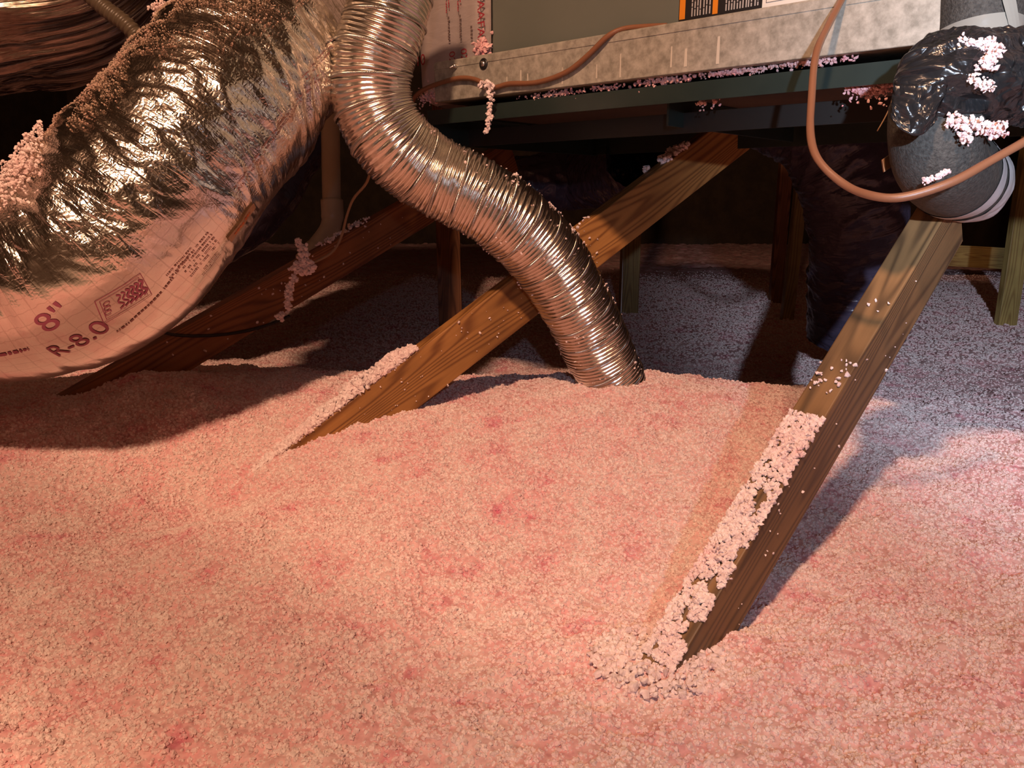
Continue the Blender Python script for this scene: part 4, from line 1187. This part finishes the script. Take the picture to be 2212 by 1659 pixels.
def blob(tb_or_pts, n, spread, label, seed, size, name='insulation_clump'):
    n = int(n * 1.5); size = (size[0] * 0.75, size[1] * 0.8)
    rr = np.random.default_rng(seed)
    pts = np.asarray(tb_or_pts)
    k = rr.integers(0, len(pts), n)
    return clump(name, label, pts[k] + rr.normal(size=(n, 3)) * spread, size[0] + (size[1] - size[0]) * rr.random(n), m='fluff', seed=seed)
def path(pts, n=40): return spline(pts, 0.002)[0]
blob(path([P(2072, 92, 0.882), P(2100, 100, 0.874), P(2135, 96, 0.874), P(2150, 104, 0.874)]), 150, 0.0035, 'pink insulation tuft on top of the black taped joint', 231, (0.0016, 0.0036))
blob(path([P(2146, 108, 0.870), P(2140, 126, 0.864), P(2125, 142, 0.860)]), 110, 0.004, 'pale insulation wad sliding down the front of the black taped joint', 232, (0.0016, 0.0036))
blob(path([P(2100, 168, 0.860), P(2120, 176, 0.860), P(2140, 188, 0.862)]), 50, 0.003, 'small pale insulation scraps on the front of the black taped joint', 233, (0.0012, 0.003))
blob(path([P(2055, 268, 0.885), P(2080, 262, 0.882), P(2110, 270, 0.885), P(2140, 278, 0.892), P(2160, 286, 0.905)]), 240, 0.0042, 'row of white insulation crumbs lying across the black foam elbow', 234, (0.0016, 0.0036))
blob(path([P(2078, 290, 0.885), P(2092, 302, 0.885)]), 36, 0.003, 'little white insulation bit below the row of crumbs on the foam elbow', 235, (0.0014, 0.003))
blob(path([P(1995, 392, 0.872), P(2020, 384, 0.870), P(2050, 370, 0.868)]), 70, 0.0015, 'white insulation fibres lying on the brown cable loop at the foam elbow', 236, (0.0012, 0.0026))

# ------------------------------------------------------------------ black film ducts under the platform
def film_duct(name, pts, R, label, seed, step=0.006, nt=110, m='black_film', cat='duct', wr=0.010, wl=0.04, along=False):
    tb = foil_duct(pts, R, step, nt, lambda S, T, t: np.ones_like(S), seed, wr=wr, wl=wl, lump=0.012, fine=0.0016, along=along)
    o = tb.build(name, M[m]); set_attr(o, 'crinkle', np.ones(tb.S.size))
    return tag(o, label, cat)
film_duct('film_wrapped_duct', [P(1560, 195, 2.25), P(1660, 215, 2.2), P(1760, 265, 2.15), P(1830, 360, 2.15), P(1852, 480, 2.2), P(1850, 600, 2.3), P(1845, 720, 2.4)], 0.135,
          'black plastic film-wrapped duct bending down under the platform at right', 131)
film_duct('film_wrapped_duct', [P(1040, 420, 2.75), P(1150, 400, 2.7), P(1260, 385, 2.7), np.array([0.38, 2.42, 0.60]), np.array([0.36, 2.20, 0.64])], 0.10,
          'black plastic film-wrapped duct lying in the dark under the middle of the platform', 141)
film_duct('film_wrapped_duct', [np.array(q) for q in ((-0.32, 2.52, 1.25), (-0.48, 2.54, 1.10), (-0.64, 2.47, 0.84), (-0.82, 2.30, 0.52), (-1.15, 2.22, 0.39), (-1.6, 2.2, 0.36), (-2.1, 2.2, 0.28), (-2.6, 2.2, 0.16))], 0.15,  # added duct, shades the back floor from the bulb
          'added black duct behind the big silver foil duct, blocking the bulb light', 161, step=0.012, nt=60)
film_duct('foil_wrapped_duct', [P(-420, -40, 1.95), P(-200, 0, 1.98), P(0, -10, 2.02), P(130, -40, 2.08), P(210, -190, 2.18), np.array([-0.85, 2.30, 1.36]), np.array([-0.30, 2.34, 1.42]), np.array([0.02, 2.36, 1.42])], 0.235,  # last points, out of view, added to shade the floor behind
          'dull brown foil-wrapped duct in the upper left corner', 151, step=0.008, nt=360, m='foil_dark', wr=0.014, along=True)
# corrugated tube in the upper left
def rf_cond(S, TH, tb): return 0.0150 + 0.0030 * np.abs(np.sin(np.pi * S / 0.0112))
tag(Tube([P(120, -90, 1.62), P(190, -15, 1.62), P(232, 22, 1.62), P(275, 55, 1.62), P(312, 100, 1.63), P(335, 150, 1.64)], 0.0012, 28, rf_cond).build('corrugated_tube', M['conduit']),
    'brown corrugated flexible tube crossing the dull foil duct in the upper left', 'tube')
